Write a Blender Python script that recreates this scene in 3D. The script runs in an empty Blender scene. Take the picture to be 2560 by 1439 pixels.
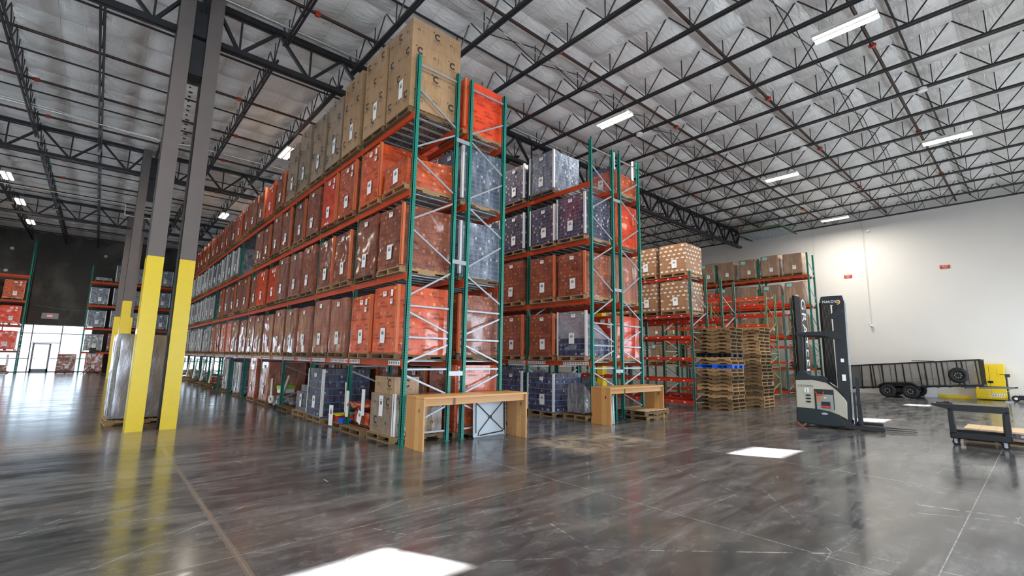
import bpy, math, random
from mathutils import Vector, Matrix, noise
S = bpy.context.scene
COL = S.collection
PI = math.pi
random.seed(7)

# ------------------------------------------------------------------ camera
CAM = Vector((-4.3604, -7.996, 1.6636))
YAW, PITCH, ROLL = math.radians(41.3863), math.radians(8.4292), math.radians(0.9095)
fw = Vector((math.sin(YAW)*math.cos(PITCH), math.cos(YAW)*math.cos(PITCH), math.sin(PITCH)))
rt = Vector((math.cos(YAW), -math.sin(YAW), 0)); up = rt.cross(fw)
rt, up = rt*math.cos(ROLL)+up*math.sin(ROLL), -rt*math.sin(ROLL)+up*math.cos(ROLL)
cd = bpy.data.cameras.new('camera'); cam = bpy.data.objects.new('camera', cd); COL.objects.link(cam)
cd.sensor_width = 36; cd.lens = 1164.1/2560*36; cd.clip_end = 200
cam.matrix_world = Matrix(((rt.x, up.x, -fw.x, CAM.x), (rt.y, up.y, -fw.y, CAM.y), (rt.z, up.z, -fw.z, CAM.z), (0, 0, 0, 1)))
S.camera = cam
# ------------------------------------------------------------------ world, sun, daylight, exposure
S.view_settings.view_transform = 'Standard'; S.view_settings.look = 'None'; S.view_settings.gamma = 1
S.view_settings.use_curve_mapping = False; S.view_settings.exposure = 0.26
S.cycles.use_denoising = True
S.cycles.max_bounces = 7; S.cycles.diffuse_bounces = 4; S.cycles.glossy_bounces = 3; S.cycles.transparent_max_bounces = 8
S.cycles.sample_clamp_indirect = 6; S.cycles.caustics_reflective = False; S.cycles.caustics_refractive = False
W = bpy.data.worlds.new('sky'); S.world = W; W.use_nodes = True
bg = W.node_tree.nodes['Background']; bg.inputs[0].default_value = (0.74, 0.87, 1.0, 1); bg.inputs[1].default_value = 9.0
sd = bpy.data.lights.new('sun', 'SUN'); sun = bpy.data.objects.new('sun', sd); COL.objects.link(sun)
sd.energy = 85; sd.angle = 0.009; sd.color = (1, 0.99, 0.97)
SUND = Vector((-0.442, 0.897, -1.11)).normalized()
sun.rotation_euler = SUND.to_track_quat('-Z', 'Y').to_euler()
def portal(name, loc, sx, sy, d):
    l = bpy.data.lights.new(name, 'AREA'); l.shape = 'RECTANGLE'; l.size = sx; l.size_y = sy
    o = bpy.data.objects.new(name, l); COL.objects.link(o); o.location = loc
    o.rotation_euler = Vector(d).to_track_quat('-Z', 'Z').to_euler()
    l.cycles.is_portal = True
    return o
WALL_F = -11.0
DOCKS = [(-12, 3.6), (-5.5, 3.6), (1.5, 3.6), (9.2, 3.6), (17, 3.6), (24, 3.6)]      # dock doors in the wall behind the camera
SIDE = [(4.0, 3.6), (13.0, 3.6), (22.0, 3.6)]  # openings in the unseen left wall, added to bring daylight onto the rack faces
for x, w in DOCKS: portal('daylight_portal', (x, WALL_F, 1.8), w, 3.5, (0, 1, 0))
for y, w in SIDE: portal('daylight_portal', (-16, y, 1.8), w, 3.5, (1, 0, 0))
portal('daylight_portal', (-7.4, 41.5, 1.8), 5.6, 3.5, (0, -1, 0)); portal('daylight_portal', (3.4, 41.5, 1.8), 6, 3.5, (0, -1, 0))

# ------------------------------------------------------------------ node materials
class NT:
    def __init__(s, name, rough=0.5, metal=0.0, color=(.5, .5, .5), spec=None):
        s.m = bpy.data.materials.new(name); s.m.use_nodes = True; s.t = s.m.node_tree; s.n = s.t.nodes; s.b = s.n['Principled BSDF']
        s.b.inputs['Roughness'].default_value = rough; s.b.inputs['Metallic'].default_value = metal
        s.b.inputs['Base Color'].default_value = (*color, 1)
        if spec is not None: s.b.inputs['Specular IOR Level'].default_value = spec
    def L(s, a, b): s.t.links.new(a, b)
    def put(s, sock, v):
        if hasattr(v, 'is_linked') or hasattr(v, 'links'): s.L(v, sock)
        elif isinstance(v, tuple) and sock.type == 'RGBA' and len(v) == 3: sock.default_value = (*v, 1)
        else: sock.default_value = v
    def math(s, op, a, b=None, c=None):
        n = s.n.new('ShaderNodeMath'); n.operation = op
        for i, v in enumerate((a, b, c)):
            if v is not None: s.put(n.inputs[i], v)
        return n.outputs[0]
    def mix(s, f, a, b, blend='MIX'):
        n = s.n.new('ShaderNodeMix'); n.data_type = 'RGBA'; n.blend_type = blend
        s.put(n.inputs[0], f); s.put(n.inputs[6], a); s.put(n.inputs[7], b); return n.outputs[2]
    def ramp(s, f, pts):
        n = s.n.new('ShaderNodeValToRGB'); s.put(n.inputs[0], f)
        e = n.color_ramp.elements
        while len(e) < len(pts): e.new(0.5)
        for q, (p, c) in zip(e, pts): q.position = p; q.color = (*c, 1) if isinstance(c, tuple) else (c, c, c, 1)
        return n.outputs[0]
    def noise(s, vec, scale, detail=3, rough=.55, dist=0):
        n = s.n.new('ShaderNodeTexNoise'); s.L(vec, n.inputs['Vector']); n.inputs['Scale'].default_value = scale
        n.inputs['Detail'].default_value = detail; n.inputs['Roughness'].default_value = rough; n.inputs['Distortion'].default_value = dist
        return n.outputs[0]
    def obj(s):
        return s.n.new('ShaderNodeTexCoord').outputs['Object']
    def pos(s): return s.n.new('ShaderNodeNewGeometry').outputs['Position']
    def scale(s, vec, sc, loc=(0, 0, 0), rot=(0, 0, 0)):
        n = s.n.new('ShaderNodeMapping'); s.L(vec, n.inputs[0]); n.inputs['Scale'].default_value = sc
        n.inputs['Location'].default_value = loc; n.inputs['Rotation'].default_value = rot; return n.outputs[0]
    def xyz(s, vec):
        n = s.n.new('ShaderNodeSeparateXYZ'); s.L(vec, n.inputs[0]); return n.outputs
    def comb(s, x, y, z):
        n = s.n.new('ShaderNodeCombineXYZ')
        for i, v in enumerate((x, y, z)): s.put(n.inputs[i], v)
        return n.outputs[0]
    def bump(s, h, strength=.3, dist=.02):
        n = s.n.new('ShaderNodeBump'); n.inputs['Strength'].default_value = strength; n.inputs['Distance'].default_value = dist
        s.L(h, n.inputs['Height']); s.L(n.outputs[0], s.b.inputs['Normal']); return n.outputs[0]
    def base(s, c): s.put(s.b.inputs['Base Color'], c)
    def rand(s): return s.n.new('ShaderNodeObjectInfo').outputs['Random']

def plain(name, color, rough=.5, metal=0., var=.12, scale=6., bump=0., coat=0.):
    t = NT(name, rough, metal, color); o = t.obj(); f = t.noise(o, scale)
    t.base(t.mix(f, tuple(c*(1-var) for c in color), tuple(min(1, c*(1+var)) for c in color)))
    if bump: t.bump(f, bump)
    if coat: t.b.inputs['Coat Weight'].default_value = coat; t.b.inputs['Coat Roughness'].default_value = .12
    return t.m
def emis(name, color, st):
    t = NT(name, .4, 0, color); t.b.inputs['Emission Color'].default_value = (*color, 1); t.b.inputs['Emission Strength'].default_value = st
    return t.m

def carton_mat(name, c1, c2, mortar, w, h, gloss=.3, coat=.0, veil=0., veilc=(.6, .6, .62), crinkle=.0, sticker=0., tint=None, stickc=(.75, .75, .72), band=None, foil=0., stw=.045):
    """stacked cartons: courses and joints, optional small stickers, and the film wound round them"""
    t = NT(name, gloss); o = t.obj(); x, y, z = t.xyz(o); u = t.math('ADD', x, y)
    uv = t.comb(u, z, 0.0)
    br = t.n.new('ShaderNodeTexBrick'); t.L(uv, br.inputs[0])
    br.inputs['Color1'].default_value = (*c1, 1); br.inputs['Color2'].default_value = (*c2, 1); br.inputs['Mortar'].default_value = (*mortar, 1)
    br.inputs['Scale'].default_value = 1; br.inputs['Mortar Size'].default_value = .004; br.inputs['Mortar Smooth'].default_value = .3
    br.inputs['Brick Width'].default_value = w; br.inputs['Row Height'].default_value = h; br.inputs['Bias'].default_value = 0
    col = br.outputs[0]
    cell = t.math('FLOOR', t.math('DIVIDE', z, h))
    if sticker:
        us = t.math('ADD', t.math('DIVIDE', u, w*.5), t.math('MULTIPLY', cell, .37))
        fu = t.math('FRACT', us); fv = t.math('FRACT', t.math('DIVIDE', z, h))
        wn = t.n.new('ShaderNodeTexWhiteNoise'); wn.noise_dimensions = '2D'; t.L(t.comb(t.math('FLOOR', us), cell, 0.), wn.inputs[0])
        sw, sh = stw/(w*.5), .045/h
        m = t.math('MULTIPLY', t.math('COMPARE', fu, .5, sw*.6), t.math('COMPARE', fv, .45, sh*.6))
        m = t.math('MULTIPLY', m, t.math('LESS_THAN', wn.outputs[0], sticker))
        col = t.mix(m, col, stickc)
    if band:
        m = t.math('COMPARE', t.math('FRACT', t.math('DIVIDE', z, h)), .04, .05)
        col = t.mix(m, col, band)
    col = t.mix(t.math('MULTIPLY', t.noise(o, 3.5, 3), .55), col, tuple(c*.45 for c in c1))
    if veil:
        st = t.noise(t.scale(o, (5, 5, 1.2)), 2.2, 4, .6, .6)
        col = t.mix(t.math('MULTIPLY', t.ramp(st, [(.42, 0.), (.72, 1.)]), veil), col, veilc)
    hs = t.n.new('ShaderNodeHueSaturation'); t.L(col, hs.inputs['Color']); r = t.rand()
    t.L(t.math('ADD', t.math('MULTIPLY', r, .40), .82), hs.inputs['Value']); t.base(hs.outputs[0])
    if crinkle:
        a = t.noise(t.scale(o, (1, 1, .55), rot=(0, .5, 0)), 7, 4, .65, 1.4); b2 = t.noise(t.scale(o, (1, 1, .4)), 24, 3, .6, 1.2)
        t.bump(t.math('ADD', a, t.math('MULTIPLY', b2, .35)), min(1, crinkle*1.25), .04)
    if coat: t.b.inputs['Coat Weight'].default_value = coat; t.b.inputs['Coat Roughness'].default_value = .1
    if foil: t.b.inputs['Metallic'].default_value = foil
    return t.m

def floor_mat():
    t = NT('polished_concrete', .2); p = t.pos(); x, y, z = t.xyz(p)
    a = t.noise(t.scale(p, (1, 1, 1)), .55, 5, .6, .4); b = t.noise(t.scale(p, (.5, 2.4, 1), rot=(0, 0, .5)), 1.5, 6, .66, .9); c = t.noise(p, 5.5, 5, .7)
    base = t.ramp(a, [(.34, (.036, .038, .041)), (.52, (.062, .063, .066)), (.68, (.135, .134, .134))])
    base = t.mix(t.math('MULTIPLY', t.ramp(b, [(.44, 0.), (.74, 1.)]), .60), base, (.215, .22, .23))
    base = t.mix(t.math('MULTIPLY', t.ramp(c, [(.52, 0.), (.82, 1.)]), .45), base, (.29, .30, .315))
    dark = t.noise(t.scale(p, (.35, 1.1, 1), loc=(3, 1, 0), rot=(0, 0, -.3)), .8, 4, .6, 1.2)
    base = t.mix(t.math('MULTIPLY', t.ramp(dark, [(.47, 0.), (.66, 1.)]), .68), base, (.030, .030, .031))
    tan = t.noise(t.scale(p, (1, 1, 1), loc=(8, 3, 0)), .34, 4, .6, .5)
    base = t.mix(t.math('MULTIPLY', t.ramp(tan, [(.56, 0.), (.72, 1.)]), .38), base, (.18, .155, .125))
    def box(x0, x1, y0, y1, soft=.5):
        def edge(v, e, sgn):
            mr = t.n.new('ShaderNodeMapRange'); mr.interpolation_type = 'SMOOTHSTEP'; t.L(v, mr.inputs[0])
            mr.inputs[1].default_value = e-soft*sgn; mr.inputs[2].default_value = e+soft*sgn; return mr.outputs[0]
        m = t.math('MULTIPLY', edge(x, x0, 1), edge(x, x1, -1))
        return t.math('MULTIPLY', m, t.math('MULTIPLY', edge(y, y0, 1), edge(y, y1, -1)))
    n2 = t.ramp(t.noise(p, 2.2, 5, .65, .8), [(.38, 0.), (.6, 1.)])
    dust = t.math('MULTIPLY', box(2.2, 4.5, -2.5, -1.0, .30), n2)
    base = t.mix(t.math('MULTIPLY', dust, .62), base, (.36, .29, .20))
    base = t.mix(t.math('MULTIPLY', box(-5.6, -2.2, 2.9, 4.8, .6), .5), base, (.28, .20, .12))
    # tyre marks: thin arcs and lines
    wv = t.n.new('ShaderNodeTexWave'); wv.wave_type = 'RINGS'; t.L(t.scale(p, (.16, .2, 1), loc=(-1.4, .9, 0)), wv.inputs[0])
    wv.inputs['Scale'].default_value = 2.2; wv.inputs['Distortion'].default_value = 5; wv.inputs['Detail'].default_value = 2
    base = t.mix(t.math('MULTIPLY', t.ramp(wv.outputs[1], [(.90, 0.), (.99, 1.)]), t.math('MULTIPLY', t.ramp(a, [(.45, 0.), (.6, 1.)]), .55)), base, (.04, .038, .036))
    scr = t.n.new('ShaderNodeTexVoronoi'); scr.feature = 'DISTANCE_TO_EDGE'; t.L(t.scale(p, (.5, 1.6, 1), rot=(0, 0, .8)), scr.inputs[0]); scr.inputs['Scale'].default_value = .55
    base = t.mix(t.math('MULTIPLY', t.math('LESS_THAN', scr.outputs[0], .0022), t.math('MULTIPLY', t.ramp(b, [(.48, 0.), (.6, 1.)]), .55)), base, (.45, .45, .44))
    def joint(v, off, wid):
        d = t.math('ABSOLUTE', t.math('SUBTRACT', t.math('FRACT', t.math('ADD', t.math('DIVIDE', t.math('SUBTRACT', v, off), 3.87), .5)), .5))
        return t.math('LESS_THAN', d, wid/3.87)
    jx = joint(x, -3.3, .005); jy = joint(y, -3.4, .005)
    jn = t.ramp(t.noise(p, 14, 3), [(.35, .25), (.6, 1.)])
    jm = t.math('MULTIPLY', t.math('MAXIMUM', jx, jy), jn)
    base = t.mix(t.math('MULTIPLY', jm, .8), base, (.36, .35, .33))
    wob = t.math('MULTIPLY', t.math('SUBTRACT', t.noise(p, 2.5, 3), .5), .05)
    big = t.math('LESS_THAN', t.math('ABSOLUTE', t.math('ADD', t.math('ADD', x, 3.3), wob)), .028)
    base = t.mix(t.math('MULTIPLY', big, .75), base, (.17, .14, .115))
    t.base(base)
    r = t.ramp(b, [(.35, .11), (.75, .30)]); r2 = t.math('ADD', r, t.math('MULTIPLY', dust, .35)); t.L(r2, t.b.inputs['Roughness'])
    t.b.inputs['Specular IOR Level'].default_value = .7
    t.bump(t.noise(t.scale(p, (1, 1, 1)), 1.6, 3, .5), .06, .01)
    return t.m

def ceil_mat():
    t = NT('roof_insulation', .34, 0, (.62, .61, .60)); p = t.pos(); x, y, z = t.xyz(p)
    f = t.noise(p, .8, 3); 
    w1 = t.noise(t.scale(p, (1.1, 4.2, 1), rot=(0, 0, .12)), 1.5, 3, .5, 1.2); w2 = t.noise(t.scale(p, (3, 1.0, 1), rot=(0, 0, -.5)), 1.2, 3, .5, 1.5)
    c = t.mix(f, (.66, .65, .635), (.78, .77, .75))
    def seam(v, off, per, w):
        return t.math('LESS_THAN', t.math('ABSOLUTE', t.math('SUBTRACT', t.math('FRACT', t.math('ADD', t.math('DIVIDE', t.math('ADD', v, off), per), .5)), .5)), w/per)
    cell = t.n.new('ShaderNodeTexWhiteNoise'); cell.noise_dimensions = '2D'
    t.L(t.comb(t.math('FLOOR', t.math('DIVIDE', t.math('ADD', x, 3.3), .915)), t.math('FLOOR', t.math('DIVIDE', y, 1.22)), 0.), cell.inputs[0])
    c = t.mix(t.math('MULTIPLY', cell.outputs[0], .30), c, (.52, .51, .49))  # random tone per cell, stands in for shading between the pillows
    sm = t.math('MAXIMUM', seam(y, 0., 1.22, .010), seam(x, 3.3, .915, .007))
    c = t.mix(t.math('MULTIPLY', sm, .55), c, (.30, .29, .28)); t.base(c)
    t.bump(t.math('ADD', w1, t.math('MULTIPLY', w2, .7)), .42, .10)
    t.b.inputs['Specular IOR Level'].default_value = .8
    return t.m

def wall_mat(name, c1, c2, scale=.6, rough=.75, panels=None, stain=None):
    t = NT(name, rough); p = t.pos(); x, y, z = t.xyz(p)
    col = t.mix(t.noise(p, scale, 4, .6), c1, c2)
    if stain: col = t.mix(t.math('MULTIPLY', t.ramp(t.noise(t.scale(p, (1, 1, .6)), .28, 4, .6, .6), [(.46, 0.), (.66, 1.)]), .75), col, stain)
    if panels:
        j = t.math('COMPARE', t.math('FRACT', t.math('DIVIDE', t.math('ADD', t.math('ADD', x, y), 40.), panels)), .5, .0012)
        col = t.mix(t.math('MULTIPLY', j, .5), col, tuple(c*.5 for c in c1))
    t.base(col); t.bump(t.noise(p, 18, 3), .08, .01); return t.m

def wood_mat(name, c1, c2, knots=True, sc=1.0, rough=.5, rowax='Z'):
    """grain along rowax; planks side by side along Y"""
    t = NT(name, rough); o = t.obj(); x, y, z = t.xyz(o)
    g = t.noise(t.scale(o, (30*sc, 30*sc, 1.2) if rowax == 'Z' else (1.2, 30*sc, 30*sc)), 1., 4, .6, .3)
    col = t.mix(g, c1, c2)
    if knots:
        v = t.n.new('ShaderNodeTexVoronoi'); t.L(t.scale(o, (0, 6.2, 3.2) if rowax == 'Z' else (3.2, 6.2, 0), loc=(0, .3, .4)), v.inputs[0]); v.inputs['Scale'].default_value = 1
        s = t.math('FLOOR', t.math('DIVIDE', t.math('ADD', y, .02), .155)); wn = t.n.new('ShaderNodeTexWhiteNoise'); wn.noise_dimensions = '1D'; t.L(s, wn.inputs['W'])
        col = t.mix(t.math('MULTIPLY', wn.outputs[0], .75), col, (.44, .18, .06))
        col = t.mix(t.ramp(v.outputs[0], [(.10, .95), (.17, 0.)]), col, (.11, .035, .010))
        col = t.mix(t.math('COMPARE', t.math('FRACT', t.math('DIVIDE', t.math('ADD', y, .02), .155)), .0, .012), col, (.16, .06, .02))
    hs = t.n.new('ShaderNodeHueSaturation'); t.L(col, hs.inputs['Color']); t.L(t.math('ADD', t.math('MULTIPLY', t.rand(), .95), .42), hs.inputs['Value'])
    if knots: t.base(col)
    else: t.base(hs.outputs[0])
    t.bump(g, .1, .01); return t.m

M = dict(
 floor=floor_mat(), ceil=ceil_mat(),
 white=wall_mat('white_wall_paint', (.60, .585, .56), (.66, .645, .62), panels=9.2, rough=.6),
 dark=wall_mat('dark_concrete_wall', (.040, .039, .037), (.075, .073, .068), .9, .7, stain=(.19, .18, .16)),
 steel=plain('charcoal_steel', (.030, .032, .036), .45, .3, .3), black=plain('black_paint', (.005, .0055, .006), .42, 0, .3), rubber=plain('rubber', (.012, .012, .012), .75),
 pipe=plain('sprinkler_pipe_steel', (.045, .025, .020), .5, .4, .4), red=plain('coupling_red', (.45, .04, .02), .5), galv=plain('galvanised_steel', (.36, .40, .44), .36, .4, .25), conduit=plain('conduit', (.55, .55, .53), .35, .6),
 green=plain('rack_green', (.014, .215, .165), .38, 0, .25), green2=plain('rack_grey_green', (.060, .145, .115), .42, 0, .25), olive=plain('rack_olive', (.16, .23, .12), .45, 0, .25), hole=plain('punched_hole', (.004, .012, .010), .8),
 beam=plain('beam_orange', (.50, .055, .012), .42, 0, .2), beam2=plain('beam_red', (.42, .032, .014), .45, 0, .25),
 wire=plain('deck_wire', (.35, .33, .30), .4, .6), label=plain('paper_label', (.78, .79, .80), .55, 0, .04), ink=plain('black_ink', (.02, .02, .022), .6), yell=plain('yellow_tag', (.75, .62, .03), .5), cyan=plain('cyan_sticker', (.25, .55, .55), .6),
 pallet=wood_mat('pallet_wood', (.19, .105, .045), (.38, .245, .12), False, 1, .75, 'X'), pine=wood_mat('stained_pine', (.54, .27, .085), (.76, .46, .175), True, 1.6, .34), pineh=wood_mat('stained_pine_top', (.54, .27, .085), (.76, .46, .175), True, 1.6, .34, 'X'),
 blueplastic=plain('blue_plastic', (.01, .10, .62), .4), blackplastic=plain('black_plastic', (.006, .0065, .0075), .5),
 corner=plain('white_corner_board', (.72, .73, .74), .5), cornero=plain('wrapped_corner_board', (.66, .17, .07), .3, coat=.6),
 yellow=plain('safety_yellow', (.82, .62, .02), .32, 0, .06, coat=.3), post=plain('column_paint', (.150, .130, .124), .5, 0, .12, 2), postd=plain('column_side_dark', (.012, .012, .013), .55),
 lamp=emis('lamp_tube', (1, .93, .80), 26), lampw=plain('lamp_housing', (.75, .74, .70), .4), frame=plain('window_frame', (.20, .21, .23), .4, .5), exitr=emis('exit_letters', (.9, .05, .02), 1.2),
 cream=plain('forklift_cream', (.40, .39, .325), .35, 0, .08, 3, coat=.3), char=plain('forklift_charcoal', (.008, .011, .014), .5, 0, .25), teal=plain('forklift_base', (.007, .014, .017), .48), batt=plain('battery_grey', (.25, .27, .28), .4), orange=plain('orange_mark', (.85, .30, .02), .5),
 cab=plain('cabinet_yellow', (.72, .50, .01), .38, 0, .08), grey=plain('grey_box', (.35, .36, .38), .5), poly=plain('poly_wheel', (.30, .10, .05), .5), mesh=None,
 table=plain('table_plastic', (.60, .66, .72), .45, 0, .05), worn=plain('worn_shelf_top', (.13, .115, .10), .6), trayblue=plain('tray_edge_blue', (.05, .17, .42), .35, coat=.5), bouncetop=plain('unseen_bounce_top', (.20, .135, .09), .6), tan=plain('tan_lid', (.55, .40, .24), .7), banner=plain('banner_cloth', (.055, .050, .052), .6), lime=plain('lime_lid', (.25, .55, .05), .5),
 tube=plain('white_tube', (.70, .67, .60), .5), text=plain('white_lettering', (.80, .80, .78), .5), inkw=plain('wrap_print', (.030, .006, .005), .4), inkc=plain('carton_print', (.04, .036, .036), .6))
def glass():
    t = NT('window_glass', .02); n = t.n; tr = n.new('ShaderNodeBsdfTransparent'); tr.inputs[0].default_value = (.66, .68, .70, 1); gl = n.new('ShaderNodeBsdfGlossy'); gl.inputs['Roughness'].default_value = .02
    mx = n.new('ShaderNodeMixShader'); mx.inputs[0].default_value = .06; t.L(tr.outputs[0], mx.inputs[1]); t.L(gl.outputs[0], mx.inputs[2]); t.L(mx.outputs[0], n['Material Output'].inputs[0]); return t.m
M['glass'] = glass()
def film(name, col, alpha, var=1.0):
    t = NT(name, .14, 0, col); o = t.obj(); t.b.inputs['Specular IOR Level'].default_value = .8
    f = t.noise(t.scale(o, (3, 3, 7)), 2.5, 4, .6, 1.5); t.L(t.ramp(f, [(.35, alpha*(1-.5*var)), (.7, min(1, alpha*(1+.6*var)))]), t.b.inputs['Alpha'])
    t.bump(f, .3, .02); return t.m
M['film'] = film('clear_film', (.42, .42, .48), .50, .6)
M['mesh'] = film('mesh_panel', (.20, .195, .19), .33, .25)
OR, BR, NV = (.60, .090, .020), (.34, .085, .038), (.055, .055, .10)
M['R'] = carton_mat('red_printed_wrap', (.80, .065, .016), (.72, .055, .014), (.50, .035, .010), .41, .205, .30, .7, .06, (.85, .25, .12), .22)
M['R2'] = carton_mat('orange_printed_wrap', (.68, .085, .020), (.56, .07, .018), (.34, .04, .012), .41, .205, .27, .8, .18, (.85, .28, .14), .32, .35, stickc=(.85, .30, .14))
M['O'] = carton_mat('orange_wrap_over_cartons', OR, (.36, .06, .024), (.13, .022, .012), .40, .11, .26, .9, .22, (.72, .25, .13), .45, .30, stickc=(.80, .30, .15))
M['B'] = carton_mat('brown_wrap_over_cartons', BR, (.19, .050, .032), (.06, .018, .014), .40, .11, .24, 1., .24, (.50, .21, .13), .55, .26, stickc=(.60, .22, .12))
M['G'] = carton_mat('glossy_brown_wrap', (.37, .105, .06), (.27, .08, .05), (.14, .045, .03), .40, .11, .16, 1., .34, (.58, .36, .28), .9)
M['N'] = carton_mat('navy_trays_in_clear_film', (.050, .050, .095), (.030, .030, .065), (.16, .15, .19), .36, .105, .22, 1., .16, (.34, .37, .43), .38, .20, band=(.16, .14, .20), stickc=(.50, .50, .55))
M['NB'] = carton_mat('navy_trays_blue_edge', (.050, .042, .085), (.032, .026, .060), (.09, .085, .13), .10, .13, .24, .9, .28, (.30, .34, .42), .45, .12, stickc=(.55, .55, .60))
M['NS'] = carton_mat('navy_trays_silver_film', (.11, .145, .21), (.07, .10, .16), (.24, .24, .27), .36, .105, .17, 1., .42, (.46, .53, .62), .6, .16, band=(.24, .25, .30), stickc=(.55, .55, .60))
M['S'] = carton_mat('silver_film_over_trays', (.19, .20, .22), (.13, .14, .17), (.30, .31, .33), .36, .105, .14, 1., .62, (.55, .57, .60), 1.)
M['K'] = carton_mat('stickered_cartons', (.36, .19, .10), (.31, .165, .09), (.13, .07, .04), .40, .15, .4, .5, .14, (.52, .40, .30), .15, .62, stickc=(.80, .78, .74), stw=.085)
M['Q'] = carton_mat('brown_bulk_carton_film', (.30, .19, .125), (.27, .17, .115), (.24, .15, .10), 1.4, .62, .26, .9, .40, (.46, .36, .29), .55)
M['C'] = carton_mat('cardboard_cartons', (.40, .245, .13), (.37, .225, .115), (.19, .115, .062), .40, .40, .36, .45, .24, (.50, .37, .24), .12)
M['CG'] = carton_mat('cardboard_in_grey_film', (.34, .225, .14), (.30, .20, .125), (.20, .14, .09), .40, .40, .28, .8, .50, (.42, .37, .32), .5)
M['P'] = carton_mat('violet_silver_film', (.27, .26, .30), (.25, .24, .28), (.26, .25, .29), 2, 2, .2, .7, .30, (.45, .44, .49), .10, foil=.35)

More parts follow.
